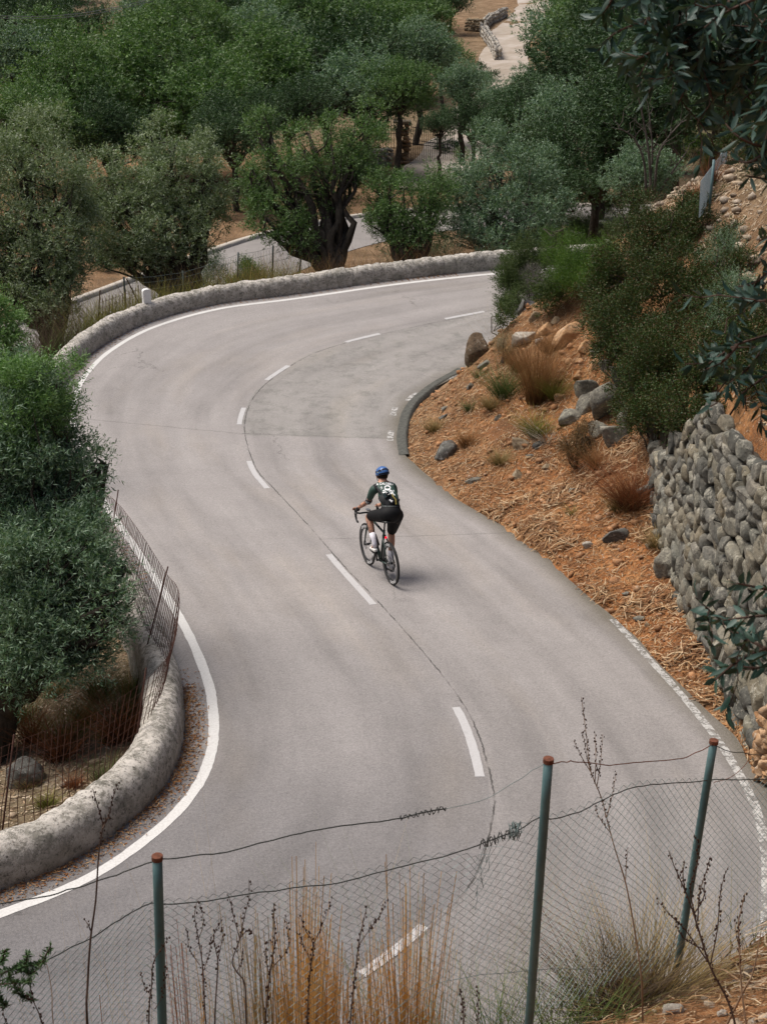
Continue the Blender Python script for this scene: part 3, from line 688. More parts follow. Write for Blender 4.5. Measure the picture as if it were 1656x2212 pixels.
def fplane(px, py):                                        # meet of a view ray with the fence line (vertical panels)
    d = ray(px, py)
    best = None
    for i in range(len(FP)-1):
        a, b = FP[i], FP[i+1]; e = b-a; M = np.array([[d[0], -e[0]], [d[1], -e[1]]])
        t, s = np.linalg.solve(M, a-CAMP[:2])
        if -.001 <= s <= 1.001 or (i == 0 and s < 0) or (i == len(FP)-2 and s > 1): best = CAMP+t*d; break
    return best
lean = [(-.035, -.01), (-.02, -.01), (-.06, -.03)]
for ((px, py), (X, Y)), (lx, ly) in zip(posts, lean):
    t = atY(px, py, Y); zb = gz(X, Y)-.25; tz = t[2]
    # keep the top where the ray meets the post plane, lean the foot
    top = Vector((t[0], Y, tz)); H = tz-zb; foot = Vector((t[0]+lx*H, Y+ly*H, zb))
    mb = MB(); n_ = 9; pts = [foot.lerp(top, k/n_)-Vector(fo) for k in range(n_+1)]
    mb.tube(pts, .0235, 14)
    p = mb.build('post', M_green, fence, True); 
    mb = MB(); a = (top-foot).normalized(); tp = top-Vector(fo)
    mb.tube([tp-a*.020, tp-a*.019, tp+a*.004, tp+a*.006], [.024, .0268, .0268, .024], 14); mb.build('post_cap', M_rust, p, False)
def wire(name, pts, r, mat, jit=.004, sub=5):
    P = [fplane(*q)-fo for q in pts]; P = cr(P, sub); Q = []
    for i, p in enumerate(P): Q.append(p+np.array([0, jit*float(vnoise(i*.6, 1.1)), jit*float(vnoise(i*.7, 5.1))]))
    MB().tube(Q, r, 5).build(name, mat, fence, True)
WT = [(-60,1962),(0,1951),(90,1938),(180,1913),(252,1889),(329,1860),(351,1856),(432,1848),(504,1837),(591,1814),(649,1800),(720,1787),(819,1775),(863,1768),(905,1757),(962,1747)]
wire('top_wire', WT, .0034, M_dwire)
wire('top_wire', [(962,1747),(1050,1724),(1110,1690),(1168,1653),(1184,1648)], .0016, M_wire)
wire('top_wire', [(1184,1650),(1205,1646),(1219,1646),(1246,1645),(1315,1652),(1383,1645),(1461,1640),(1502,1627),(1533,1610),(1541,1606)], .0028, M_rust)
wire('top_wire', [(1541,1606),(1550,1612),(1570,1622),(1625,1629),(1680,1636)], .0026, M_dwire)
WMpx = [(-60,2150),(0,2118),(83,2082),(202,2023),(260,1985),(320,1952),(342,1952),(414,1951),(504,1936),(596,1924),(646,1916),(734,1907),(836,1880),(938,1855),(1023,1829),(1054,1817),(1115,1795),(1165,1766),(1190,1769),(1253,1752),(1284,1737),(1332,1713),(1376,1699),(1434,1692),(1523,1686),(1540,1684),(1600,1684),(1720,1683)]
wire('middle_wire', WMpx, .0032, M_dwire)
# twisted tangles where the wires are joined
def tangle(name, a, b, R, loops, r, mat, seed):
    rr = random.Random(seed); A = fplane(*a)-fo; B = fplane(*b)-fo; mb = MB(); P = []
    N = 12*loops
    for i in range(N):
        t = i/(N-1); w = 2*math.pi*loops*t; k = R*(.5+.9*rr.random())
        P.append(A+(B-A)*t+np.array([k*.4*math.cos(w*.7), k*math.cos(w), k*math.sin(w)]))
    mb.tube(P, r, 4); mb.build(name, mat, fence, True)
tangle('wire_knot', (862,1768), (963,1746), .012, 9, .0024, M_dwire, 1)
tangle('wire_knot', (1035,1826), (1100,1800), .02, 12, .0020, M_dwire, 2)
tangle('wire_knot', (1102,1798), (1122,1790), .035, 14, .0016, M_wire, 3)
tangle('wire_knot', (1060,1830), (1020,1960), .03, 5, .0014, M_wire, 4)
# woven mesh: u along the fence line, w from the middle wire down to the soil
top_pts = np.array([fplane(*q) for q in WMpx]); top_pts = top_pts[np.argsort(top_pts[:, 0])]
xs = top_pts[:, 0]
def fline(x):
    X = np.array([p[0] for p in FP]); Yv = np.array([p[1] for p in FP]); return np.interp(x, X, Yv)
pitch = .027; mb_V = []; mb_E = []
cells_h = 24; total = xs[-1]-xs[0]; nu = int(total/pitch)
hgt_ = 1.22
def mesh_pt(iu, jv):
    x = xs[0]+iu*pitch; f = jv/cells_h
    zt = np.interp(x, xs, top_pts[:, 2])-.012; yb = fline(x)
    zb = max(zt-hgt_, gz(x, yb)-.02) if False else zt-hgt_*(1+.1*math.sin(x*1.3))
    z = zt+(zb-zt)*f
    pin = math.exp(-((x-.47)/.13)**2)*math.exp(-f*5)            # torn, gathered place left of the middle post
    x2 = x+(.47-x)*pin*.75+.10*f*math.sin(x*1.9+.5)+.022*float(vnoise(x*2.1, f*3))
    z2 = z-.10*pin+.018*float(vnoise(x*2.3, f*4, 3.3))-.035*math.sin(f*3.1)*float(vnoise(x*1.1, 9.1))
    y2 = fline(x2)+.055+.03*float(vnoise(x*1.5, f*3, 7.7))*math.sin(math.pi*min(1, f*1.2))
    return np.array([x2, y2, z2])
mbm = MB()
for iu in range(-cells_h//2, nu):
    P = []
    for jv in range(cells_h*2+1):
        u = iu+((jv+iu) % 2)
        if u < 0 or u > nu: continue
        p = mesh_pt(u, jv*.5); off = .0022*(1 if jv % 2 else -1); P.append(p+np.array([0, off, 0])-fo)
    if len(P) > 3: mbm.tube(P, .0016, 3, cap=False)
mbm.build('wire_mesh', M_wire, fence, False)
# loose wires near the ground
wire('loose_wire', [(820,2212),(880,2160),(960,2120),(1100,2100),(1250,2092),(1330,2100),(1420,2130)], .0016, M_wire)
wire('loose_wire', [(1300,2020),(1306,2060),(1325,2070),(1340,2055),(1338,2025),(1330,2018)], .002, M_dwire)
wire('loose_wire', [(1541,1690),(1580,1676),(1610,1650),(1618,1620),(1608,1600),(1600,1575)], .002, M_rust)

# ------------------------------------------------------------------ rusty welded mesh fence along the parapet
M_rw = simple('rusty_rod', (.075,.035,.026), .8, .2, var=.4, sc=30)
FL = [((150,985),(120,1150)), ((190,1022),(168,1190)), ((223,1058),(186,1240)), ((262,1095),(226,1290)), ((309,1159),(268,1370)), ((359,1238),(308,1462)), ((380,1262),(333,1500)), ((388,1290),(345,1530)),
      ((384,1345),(338,1560)), ((372,1400),(322,1600)), ((345,1440),(300,1645)), ((300,1480),(262,1672)), ((200,1545),(190,1722)), ((110,1575),(95,1760)), ((28,1605),(4,1785)), ((-60,1640),(-80,1815))]
B_ = []; T_ = []
for tp, bp in FL:
    b = onroad(bp[0], bp[1], -.12); t = atY(tp[0], tp[1], b[1]); B_.append(b); T_.append(t)
B_ = cr(B_, 10); T_ = cr(T_, 10)
SB = np.concatenate([[0], np.cumsum(np.linalg.norm(np.diff(B_, axis=0), axis=1))])
ip = lambda A, s: np.array([np.interp(s, SB, A[:, k]) for k in range(3)])
rf = empty('rusty_mesh_fence', ip(B_, SB[-1]*.6), 'rusty welded mesh fence leaning along the outside of the parapet', 'fence'); ro = np.array(rf.location)
mbm = MB(); s = .05
while s < SB[-1]:
    b, t = ip(B_, s), ip(T_, s); P = [b+(t-b)*k/4-ro+np.array([.006*rnd.uniform(-1, 1), 0, 0]) for k in range(5)]
    if s > SB[-1]*.72: P[0] = P[0]+np.array([rnd.uniform(-.02, .05), 0, -.03])
    mbm.tube(P, .0042, 4); s += .085
for k in range(0, 9):
    f = .06+.94*k/8
    for a, b in ((0, SB[-1]),):
        ss = np.arange(a, b, .12)
        mbm.tube([ip(B_, q)+(ip(T_, q)-ip(B_, q))*f-ro for q in ss], .0026, 4)
mbm.build('welded_mesh', M_rw, rf)
for px, pb in (((256,1058),(233,1210)), ((363,1224),(298,1472)), ((316,1443),(286,1662)), ((31,1587),(7,1784))):
    b = onroad(pb[0], pb[1], -.1); t = atY(px[0], px[1], b[1]); d = (t-b); b2 = b-d*.25
    MB().tube([b2-ro, b-ro, t-ro], [.011, .011, .010], 6).build('post', M_rw, rf, True)

# ------------------------------------------------------------------ white marker block on the parapet
c = onroad(354, 667, .40); k = np.argmin(np.hypot(PW[:, 0]-c[0], PW[:, 1]-c[1])); base = Vector((PX[k]+NW[k, 0]*.02, PY[k]+NW[k, 1]*.02, float(prof(PY[k]))+.40))
M_white = simple('white_paint', (.74,.74,.73), .6, .3, var=.06, sc=12); M_black = simple('black_paint', (.02,.02,.02), .5)
ms = empty('milestone', base, 'white rounded marker block with a column of black marks on the parapet', 'milestone')
ms.rotation_euler = (0, 0, math.radians(-12))
mb = MB(); pr_ = []
w2, hh, rr = .105, .40, .075
for a in range(9): w = math.pi/2*a/8; pr_.append((w2-rr+rr*math.cos(w), hh-rr+rr*math.sin(w)))
for a in range(9): w = math.pi/2+math.pi/2*a/8; pr_.append((-w2+rr+rr*math.cos(w), hh-rr+rr*math.sin(w)))
pr_ = [(w2, -.1)]+pr_+[(-w2, -.1)]; n = len(pr_)
for y in (-.075, .075): mb_ = [(x, y, z) for x, z in pr_]; mb.V.append(np.array(mb_)); mb.n += n
mb.F = [tuple(range(n)), tuple(range(2*n-1, n-1, -1))]+[(i, n+i, n+(i+1) % n, (i+1) % n) for i in range(n)]; mb.M = [0]*len(mb.F)
mb.F = [f[::-1] for f in mb.F]
blk = mb.build('block', M_white, ms)
bv = blk.modifiers.new('b', 'BEVEL'); bv.width = .012; bv.segments = 2; bv.limit_method = 'ANGLE'
blk.rotation_euler = (0, 0, math.radians(38))
mb = MB()
for k in range(3):
    z0 = .27-k*.062; mb.box((w2+.001, -.012, z0+.012), (.002, .013, .009)); mb.box((w2+.001, .010, z0-.004), (.002, .011, .011)); mb.box((w2+.001, -.006, z0-.016), (.002, .013, .007))
dg = mb.build('black_marks', M_black, blk)

# ------------------------------------------------------------------ gate, pillar and far walls
def vert(px, py, z): return march(px, py, lambda X, Y: X*0+z)
pb = onground(868, 356)
M_pil = stone_mat('brown_rubble', [(.13,.085,.05), (.24,.16,.10), (.34,.25,.17)], 2.2, .3, (.42,.34,.26), .9)
PD = proj(pb)[2]; pw = 33/FOC*PD; ph = 92/FOC*PD
def stonepile(name, segs, h, th, mat, label, cat, seed, sz=.3, capped=False, parent=None):
    rr = random.Random(seed); MVv, MFf, n0 = [], [], 0; Vq, Fq = ICO[2]
    for (a, b) in segs:
        a, b = np.array(a, float), np.array(b, float); L = np.hypot(*(b-a)[:2]); t = (b-a)/L; nrm = np.array([-t[1], t[0]])
        z = 0
        while z < h:
            hg = sz*rr.uniform(.5, .8); s = rr.uniform(-.1, .1)
            while s < L:
                wd = sz*rr.uniform(.7, 1.3)
                for side in (-1, 1):
                    P = a+t*min(s+wd/2, L)+nrm*side*th*.32
                    Vs, _ = rockshape(2, rr.randrange(9999), .3, .15)
                    Vs = Vs*np.array([wd*.58, th*.34, hg*.62]); 
                    MVv.append(np.stack([P[0]+Vs[:, 0]*t[0]+Vs[:, 1]*nrm[0], P[1]+Vs[:, 0]*t[1]+Vs[:, 1]*nrm[1], gz(P[0], P[1])+z+hg/2+Vs[:, 2]], 1)); MFf.append(Fq+n0); n0 += len(Vq)
                s += wd*.95
            z += hg*.95
    return obj(name, mesh_np(name, np.concatenate(MVv), np.concatenate(MFf), [mat], True), parent, label=label, cat=cat)
t = np.array([1, .1]); t /= np.hypot(*t)
pil = empty('gate_pillar', pb, 'square brown rubble stone pillar left of the iron gate', 'pillar')
o = stonepile('shaft', [((pb[0]-pw*.33, pb[1]+.3), (pb[0]+pw*.33, pb[1]+.3))], ph*.93, pw*.9, M_pil, None, None, 5, .42); o.parent = pil; o.location = tuple(-c for c in pil.location)
MB().box((0, .3, ph*.97), (pw*.58, pw*.52, .06)).build('cap', stone_mat('cap_stone', [(.22,.17,.12), (.34,.28,.2), (.42,.36,.28)]), pil)
stonepile('rubble_wall', [((pb[0]-3.2, pb[1]-1.8), (pb[0]-.8, pb[1]-.3))], .95, .6, PALE, 'low rubble wall curving up to the gate pillar', 'wall', 6, .4)
M_iron = simple('dark_iron', (.03,.027,.025), .6, .4, .4)
def gate(name, a, b, h0, h1, nb, label):
    a, b = Vector(a), Vector(b); g = empty(name, a, label, 'gate'); mb = MB()
    for k in range(nb+1):
        p = a.lerp(b, k/nb)-a; h = h0+(h1-h0)*k/nb; mb.tube([p+Vector((0, 0, .05)), p+Vector((0, 0, h))], .016, 5)
    mb.build('bars', M_iron, g); mb = MB(); d = b-a
    for f in (.06, .52, .62, .97): mb.tube([Vector((0, 0, h0*f)), d+Vector((0, 0, h1*f))], .022, 5)
    mb.build('rails', M_iron, g); return g
ga = onground(887, 350); gb = onground(985, 366)
gate('iron_gate', ga, (gb[0], ga[1]+.3, ga[2]-.35), 2.15, 2.1, 20, 'black iron bar gate closed across the track right of the pillar')
gc = onground(853, 338)
gate('iron_railing', (gc[0]-.75, gc[1]-.6, gc[2]+.5), (gc[0]+.1, gc[1], gc[2]+.4), 1.9, 1.9, 5, 'short black bar railing left of the gate pillar')
q = [onground(*p) for p in ((1075,133), (1062,105), (1046,82), (1042,70), (1058,52), (1090,38))]
stonepile('field_wall', [(q[i][:2], q[i+1][:2]) for i in range(len(q)-1)], .8, .6, PALE, 'pale dry stone wall along the left edge of the dirt track', 'wall', 8, .6)
q = [onground(*p) for p in ((1005,66), (1045,68))]
stonepile('field_wall', [(q[0][:2], q[1][:2])], 1.0, .6, BROWN, 'short brown dry stone wall left of the dirt track', 'wall', 9, .6)
# overhead cables, top left corner
M_cab = simple('cable', (.16,.17,.17), .5, .3)
for k, (y0, y1, lb) in enumerate(((26, 1, 'upper overhead cable crossing the top left corner'), (31, 6, 'lower overhead cable crossing the top left corner'))):
    a = atY(-60, y0+5, 60); b = atY(330, y1-4, 66); P = []
    for i in range(13): tt = i/12; P.append(a+(b-a)*tt-np.array([0, 0, .35*math.sin(math.pi*tt)])-a)
    o = MB().tube(P, .014, 5).build('power_cable', M_cab, loc=a, label=lb, cat='cable', group='overhead cables')
# wire fence on posts behind the parapet
M_gp = simple('grey_green_post', (.10,.13,.125), .6, .3, var=.3)
bf = empty('wire_fence', atY(540, 600, 42), 'thin wire fence on green posts in the weeds behind the parapet', 'fence'); bo = np.array(bf.location)
pp = [((268,598),(272,668)), ((395,585),(397,650)), ((515,545),(512,628)), ((590,530),(588,610)), ((655,508),(645,600)), ((1545,0),(0,0))][:5]
tops = []
for k, (a, b) in enumerate(pp):
    Yp = 39.5+k*1.1; A = atY(a[0], a[1], Yp); Bq = atY(b[0], b[1]+8, Yp); tops.append((A, Bq))
    MB().tube([Bq-bo, A-bo], .03, 6).build('post', M_gp, bf, True)
mb = MB()
for (A, B1), (A2, B2) in zip(tops[:-1], tops[1:]):
    for f in (.35, .6, .8, .95): mb.tube([B1+(A-B1)*f-bo, (B1+(A-B1)*f+B2+(A2-B2)*f)/2-bo-np.array([0, 0, .03]), B2+(A2-B2)*f-bo], .006, 3)
    for q in range(22):
        t_ = q/22; lo_ = B1+(B2-B1)*t_; hi_ = A+(A2-A)*t_; mb.tube([lo_-bo, hi_-bo-np.array([0, 0, .1])], .0035, 3)
mb.build('wires', M_gp, bf)
# little rusty panel left of the milestone
b0 = atY(215, 712, 35.6); rp = empty('broken_fence', b0, 'broken rusty mesh panel on crooked rods left of the white marker', 'fence'); mb = MB()
b1 = atY(300, 680, 37.6); e = b1-b0
for k in range(13): mb.tube([e*k/12, e*k/12+np.array([.05, 0, .75+.1*rnd.random()])], .008, 4)
for k in range(5): mb.tube([np.array([.02, 0, .15*k+.1]), e+np.array([.02, 0, .15*k+.1])], .006, 4)
mb.build('mesh_panel', M_rw, rp); mb = MB(); mb.tube([np.array([-.05, 0, -.1]), np.array([.1, 0, 1.05])], .018, 5); mb.build('rod', M_rw, rp)
MB().tube([e*.75+np.array([0, 0, 1.1]), e*1.1+np.array([0, 0, .1])], .018, 5).build('rod', M_rw, rp)
# blue-grey fence on the upper terrace, seen nearly end on
M_bl = simple('blue_green_post', (.10,.17,.18), .55, .4, var=.2); M_net = simple('pale_net', (.30,.36,.38), .6, .3, var=.2)
tf = [((1520,394),(1505,434),30.0), ((1541,345),(1530,452),27.4), ((1558,330),(1551,408),31.5), ((1568,318),(1562,405),33.0)]
uf = empty('terrace_fence', atY(1530, 440, 27.4), 'pale netting fence with blue green posts on the upper terrace seen end on', 'fence'); uo = np.array(uf.location); TT = []
for a, b, Yq in tf:
    Bq = atY(b[0], b[1]+10, Yq); A = atY(a[0], a[1], Yq); TT.append((A, Bq)); MB().tube([Bq-uo, A-uo], .028, 6).build('post', M_bl, uf, True)
a1, b1 = TT[1]; a2 = atY(1570, 250, 44); b2 = atY(1560, 330, 44)
mb = MB(); lo1, lo2 = b1, TT[3][1]; h1, h2 = a1, TT[3][0]
lo1 = atY(1508, 470, 26.2); h1 = atY(1512, 392, 26.2)
for k in range(70):
    t_ = k/69; p_ = lo1+(lo2-lo1)*t_; q_ = h1+(h2-h1)*t_; mb.tube([p_-uo, q_-uo], .004, 3, False)
for k in range(26):
    t_ = k/25; mb.tube([lo1+(h1-lo1)*t_-uo, lo2+(h2-lo2)*t_-uo], .004, 3, False)
mb.build('netting', M_net, uf)

# ------------------------------------------------------------------ foliage generators
def unit(a): return a/(np.linalg.norm(a, axis=-1, keepdims=True)+1e-9)
def leaves(P, D, L, Wd, r, fold=False):
    n = len(P); S_ = unit(np.cross(D, unit(r.randn(n, 3)))); L = L*r.uniform(.7, 1.25, (n, 1)); Wd = Wd*r.uniform(.75, 1.25, (n, 1))
    if not fold:
        V = np.stack([P, P+D*L*.45+S_*Wd*.5, P+D*L, P+D*L*.45-S_*Wd*.5], 1).reshape(-1, 3)
        return V, np.arange(4*n).reshape(n, 4)
    Nn = np.cross(D, S_); bend = Nn*L*r.uniform(-.14, .14, (n, 1))
    a = P; b1 = P+D*L*.28+S_*Wd*.42+bend*.5; b0 = P+D*L*.30+Nn*Wd*-.1+bend*.5; b2 = P+D*L*.28-S_*Wd*.42+bend*.5
    c1 = P+D*L*.66+S_*Wd*.40+bend; c0 = P+D*L*.68-Nn*Wd*.1+bend; c2 = P+D*L*.66-S_*Wd*.40+bend; t = P+D*L+bend*.2
    V = np.stack([a, b1, b0, b2, c1, c0, c2, t], 1).reshape(-1, 3); k = np.arange(n)[:, None]*8
    q = np.concatenate([k+np.array([[1, 4, 5, 2]]), k+np.array([[2, 5, 6, 3]])]); tri = np.concatenate([k+np.array([[0, 1, 2]]), k+np.array([[0, 2, 3]]), k+np.array([[4, 7, 5]]), k+np.array([[5, 7, 6]])])
    return V, [q, tri]
def cloud(C, R, seed, nleaf, L, Wd, nclump=40, tl=.28, up=.35, spread=.8, shell=(.45, .98), csize=(.22, .36), per=9, lowcut=-1.0):
    """twigs with leaves, gathered in clumps inside an ellipsoid C, R"""
    r = np.random.RandomState(seed); C = np.asarray(C, float); R = np.asarray(R, float)
    d = unit(r.randn(nclump, 3)); d[:, 2] = np.where(d[:, 2] < lowcut, -d[:, 2], d[:, 2]); cc = d*r.uniform(*shell, (nclump, 1))
    cs = r.uniform(*csize, nclump)*(R.mean())
    nt_ = max(1, nleaf//per); ci = r.randint(0, nclump, nt_); q = unit(r.randn(nt_, 3))
    q[:, 2] = np.abs(q[:, 2])*np.where(r.rand(nt_) < .72, 1, -1); q = unit(q)
    base = C+cc[ci]*R+q*(cs[ci]*r.uniform(.45, 1.0, nt_))[:, None]
    td = unit(q*.7+np.array([0, 0, up])+r.randn(nt_, 3)*.45+.35*unit(base-C)); ln = tl*r.uniform(.5, 1.3, (nt_, 1))
    f = np.tile(np.linspace(.08, 1, per), nt_)[:, None]; B = np.repeat(base, per, 0); T = np.repeat(td, per, 0); LN = np.repeat(ln, per, 0)
    P = B+T*LN*f; side = unit(np.cross(T, r.randn(len(T), 3))); D = unit(T*(1-spread*.5)+side*spread+r.randn(len(T), 3)*.12)
    V, F = leaves(P, D, L, Wd, r)
    return V, F
def join(parts):
    VV, FF, n = [], {}, 0
    for V, F in parts:
        for f in (F if isinstance(F, list) else [F]): FF.setdefault(f.shape[1], []).append(f+n)
        VV.append(V); n += len(V)
    return np.concatenate(VV), [np.concatenate(x) for x in FF.values()]
def wiggle(a, b, k, amp, r, sag=0.0):
    a, b = np.asarray(a, float), np.asarray(b, float); L = np.linalg.norm(b-a); P = []
    for i in range(k+1):
        t = i/k; o = amp*L*math.sin(math.pi*t)
        P.append(a+(b-a)*t+np.array([r.uniform(-o, o), r.uniform(-o, o), r.uniform(-o, o)*.6+sag*math.sin(math.pi*t)]))
    return P
# leaf materials
L_olive = leafmat('olive_leaf', [(.070,.115,.040), (.135,.195,.075), (.230,.290,.140), (.090,.145,.055)], (.29,.34,.23), .2)
L_green = leafmat('grove_leaf', [(.034,.092,.020), (.075,.165,.036), (.150,.245,.066), (.048,.118,.032)], (.15,.22,.10), .22)
L_teal = leafmat('young_olive_leaf', [(.040,.092,.050), (.080,.155,.078), (.155,.235,.120), (.052,.115,.066)], (.22,.30,.21), .22)
L_bright = leafmat('fresh_leaf', [(.045,.115,.026), (.095,.205,.045), (.18,.30,.085), (.070,.155,.044)], (.19,.30,.13), .26)
L_dark = leafmat('dark_leaf', [(.020,.054,.018), (.038,.086,.030), (.072,.130,.044), (.028,.068,.026)], (.07,.11,.055), .16)
L_shrub = leafmat('lentisk_leaf', [(.018,.044,.010), (.032,.068,.014), (.066,.098,.024), (.085,.045,.018), (.028,.064,.022)], None, .2)
L_lime = leafmat('broom_leaf', [(.035,.085,.010), (.062,.130,.016), (.11,.18,.028), (.045,.10,.018)], None, .28)
L_moss = leafmat('heather_leaf', [(.038,.066,.018), (.062,.098,.026), (.09,.115,.035)], None, .2)
L_grey = leafmat('dead_twig', [(.13,.12,.11), (.20,.185,.165), (.10,.09,.08)], None, .05)
def barkmat(name, c0, c1):
    m = NM(name, .95, .1); co = m.coord(); v = m.noise(m.map(co, (1, 1, .3)), 9, 6, .75)
    m.base(m.ramp(v, [(.35, c0), (.65, c1)])); m.bump(v, 1.0, .05); return m.m
M_bark = barkmat('olive_bark', (.028,.024,.020), (.10,.085,.068)); M_bark2 = barkmat('grey_bark', (.06,.052,.045), (.16,.14,.12))

def tree(name, label, cat, base, lobes, mat, leaf, seed, r0=.28, bark=M_bark, split=1.0, group=None, tl=.28, up=.35, dens=2.9, nclump=24, limbs=True, deep=.3, spread=.8, per=9, extra=None, csize=(.22, .36), shell=(.45, .98), lowcut=-1.0):
    """base: world foot; lobes: (centre, radii, pixel area) in world"""
    rr = random.Random(seed); base = np.asarray(base, float)
    root = empty(name, base, label, cat, group); parts = []
    L, Wd = leaf
    for k, (c, R, area, D) in enumerate(lobes):
        s = FOC/D*.4625; nl = int(dens*area*.4625**2/(.5*L*Wd*s*s))
        parts.append(cloud(c-base, R, seed*31+k, nl, L, Wd, max(8, int(nclump*(.5+.5*min(1, R[0]/1.5)))), tl, up, spread, shell, csize, per, lowcut))
    if extra: parts += [(V-base, F) for V, F in extra]
    V, F = join(parts); obj('crown', mesh_np('crown', V, F, [mat]), root)
    mb = MB(); cm = np.mean([l[0] for l in lobes], 0)-base; fork = np.array([cm[0]*.25, cm[1]*.25, max(.25, cm[2]*.30)*split])
    k_ = 7; P = wiggle((0, 0, -deep), fork, k_, .06, rr); R_s = [r0*(1.35-.55*i/k_)*rr.uniform(.9, 1.12) for i in range(k_+1)]
    mb.tube(P, R_s, 10)
    if limbs:
        for c, R, _, D in lobes:
            c = c-base; n_ = 3 if R[0] > .9 else 2
            for q in range(n_):
                tgt = c+np.array([rr.uniform(-.5, .5)*R[0], rr.uniform(-.5, .5)*R[1], rr.uniform(-.35, .35)*R[2]])
                P = wiggle(fork+np.array([rr.uniform(-.5, .5)*r0, rr.uniform(-.5, .5)*r0, -.05]), tgt, 6, .09, rr); a = r0*rr.uniform(.42, .6)
                mb.tube(P, [a*(1-.82*i/6) for i in range(7)], 7)
                for w in range(6):
                    s0 = P[rr.randint(3, 6)]; e = c+np.array([rr.uniform(-.85, .85)*R[0], rr.uniform(-.85, .85)*R[1], rr.uniform(-.6, .85)*R[2]])
                    Q = wiggle(s0, e, 4, .10, rr); mb.tube(Q, [a*.24*(1-.85*i/4) for i in range(5)], 4, False)
    mb.build('trunk', bark, root, True)
    return root
def lobe(px, py, hw, hh, Y, dep=1.0):
    c = atY(px, py, Y); D = proj(c)[2]; rx = hw/FOC*D; rz = hh/FOC*D/.95
    return (c, np.array([rx, (rx+rz)*.5*dep, rz]), math.pi*hw*hh, D)

# --- olives between the parapet and the lower road
def foot(px, Y, dz=0.0):
    p = atY(px, 600, Y); return np.array([p[0], Y, gz(p[0], Y)+dz])
OL = (.095, .027); G1 = 'olive trees between the parapet and the lower road'
tree('olive_tree', 'large silvery olive tree at the left edge above the far parapet', 'tree', foot(100, 39.5),
  [lobe(95, 655, 110, 62, 38.8), lobe(0, 560, 70, 90, 39.5), lobe(150, 560, 55, 80, 39.2), lobe(70, 330, 105, 100, 40.5), lobe(20, 440, 110, 120, 40), lobe(120, 470, 95, 130, 39.5), lobe(60, 590, 115, 100, 39), lobe(165, 390, 40, 60, 40.5)], L_olive, OL, 101, .28, group=G1)
tree('olive_tree', 'broad grey green olive with a short dark trunk behind the white marker', 'tree', foot(405, 42),
  [lobe(340, 545, 85, 42, 41.8), lobe(280, 430, 70, 70, 42.5), lobe(455, 440, 45, 70, 43.2), lobe(290, 490, 118, 88, 42), lobe(235, 410, 60, 80, 42.5), lobe(345, 400, 75, 75, 43), lobe(425, 390, 68, 100, 43.5), lobe(350, 330, 70, 60, 44), lobe(420, 500, 68, 60, 42.5), lobe(250, 540, 60, 40, 41.5)], L_olive, OL, 102, .34, group=G1, split=.7)
tree('olive_tree', 'open green olive tree with a forked black trunk behind the middle of the parapet', 'tree', foot(742, 41.5),
  [lobe(560, 380, 50, 80, 42.5), lobe(640, 520, 60, 34, 41.5), lobe(760, 370, 55, 50, 43), lobe(620, 400, 92, 90, 42.5), lobe(690, 310, 80, 62, 43), lobe(590, 480, 58, 48, 41.5), lobe(570, 275, 36, 42, 43), lobe(790, 300, 55, 68, 43.5), lobe(700, 410, 70, 60, 43)], L_green, OL, 103, .34, group=G1, dens=2.3, split=.8)
tree('olive_tree', 'low round light green olive tree right of the forked one', 'tree', foot(885, 41),
  [lobe(880, 505, 75, 34, 41.5), lobe(810, 450, 45, 50, 42), lobe(940, 420, 40, 55, 42.5), lobe(880, 445, 82, 75, 42), lobe(820, 400, 45, 45, 42.5), lobe(930, 480, 40, 45, 42)], L_green, (.085,.024), 104, .3, group=G1, split=.6)
tree('olive_tree', 'dense dark blue green olive tree at the right end of the parapet', 'tree', foot(1085, 42),
  [lobe(1090, 530, 95, 40, 42), lobe(1000, 500, 45, 40, 42.5), lobe(1180, 460, 55, 55, 43.5), lobe(1070, 400, 80, 80, 44), lobe(1110, 480, 95, 62, 43), lobe(1010, 430, 55, 70, 43.5), lobe(1150, 390, 60, 75, 44.5), lobe(1060, 320, 55, 50, 45)], L_teal, OL, 105, .26, group=G1, split=.5)
# --- foreground olive on the left
FL_ = (.072, .0145)
tree('olive_tree', 'nearest olive tree, filling the left edge beside the rusty fence', 'tree', (-5.15, 15.1, gz(-5.15, 15.1)),
  [lobe(85, 860, 92, 95, 17.5), lobe(40, 960, 130, 110, 17), lobe(140, 960, 52, 60, 17.2), lobe(175, 1035, 46, 44, 16.6), lobe(100, 1090, 115, 100, 16.5), lobe(45, 1220, 140, 120, 15.8), lobe(150, 1230, 88, 90, 15.6), lobe(232, 1262, 48, 50, 15.4),
   lobe(120, 1350, 120, 75, 15.2), lobe(215, 1360, 62, 58, 15.2), lobe(40, 1400, 75, 60, 15), lobe(-60, 1100, 100, 250, 16.5), lobe(218, 1180, 36, 42, 15.8), lobe(262, 1292, 34, 32, 15.2), lobe(120, 1180, 110, 90, 16), lobe(150, 1060, 75, 62, 16.7), lobe(190, 1120, 42, 50, 16.2), lobe(50, 1050, 115, 75, 16.8), lobe(90, 990, 100, 70, 17), lobe(20, 1480, 60, 40, 14.8), lobe(110, 1435, 95, 52, 15), lobe(205, 1420, 55, 46, 15.1), lobe(60, 1320, 100, 90, 15.3), lobe(262, 1235, 30, 26, 15.6), lobe(160, 1120, 70, 70, 16.3), lobe(252, 1345, 24, 28, 15), lobe(215, 1000, 22, 40, 16.8)],
  L_teal, FL_, 111, .32, dens=3.3, nclump=22, tl=.25, csize=(.20, .34), shell=(.35, .95))
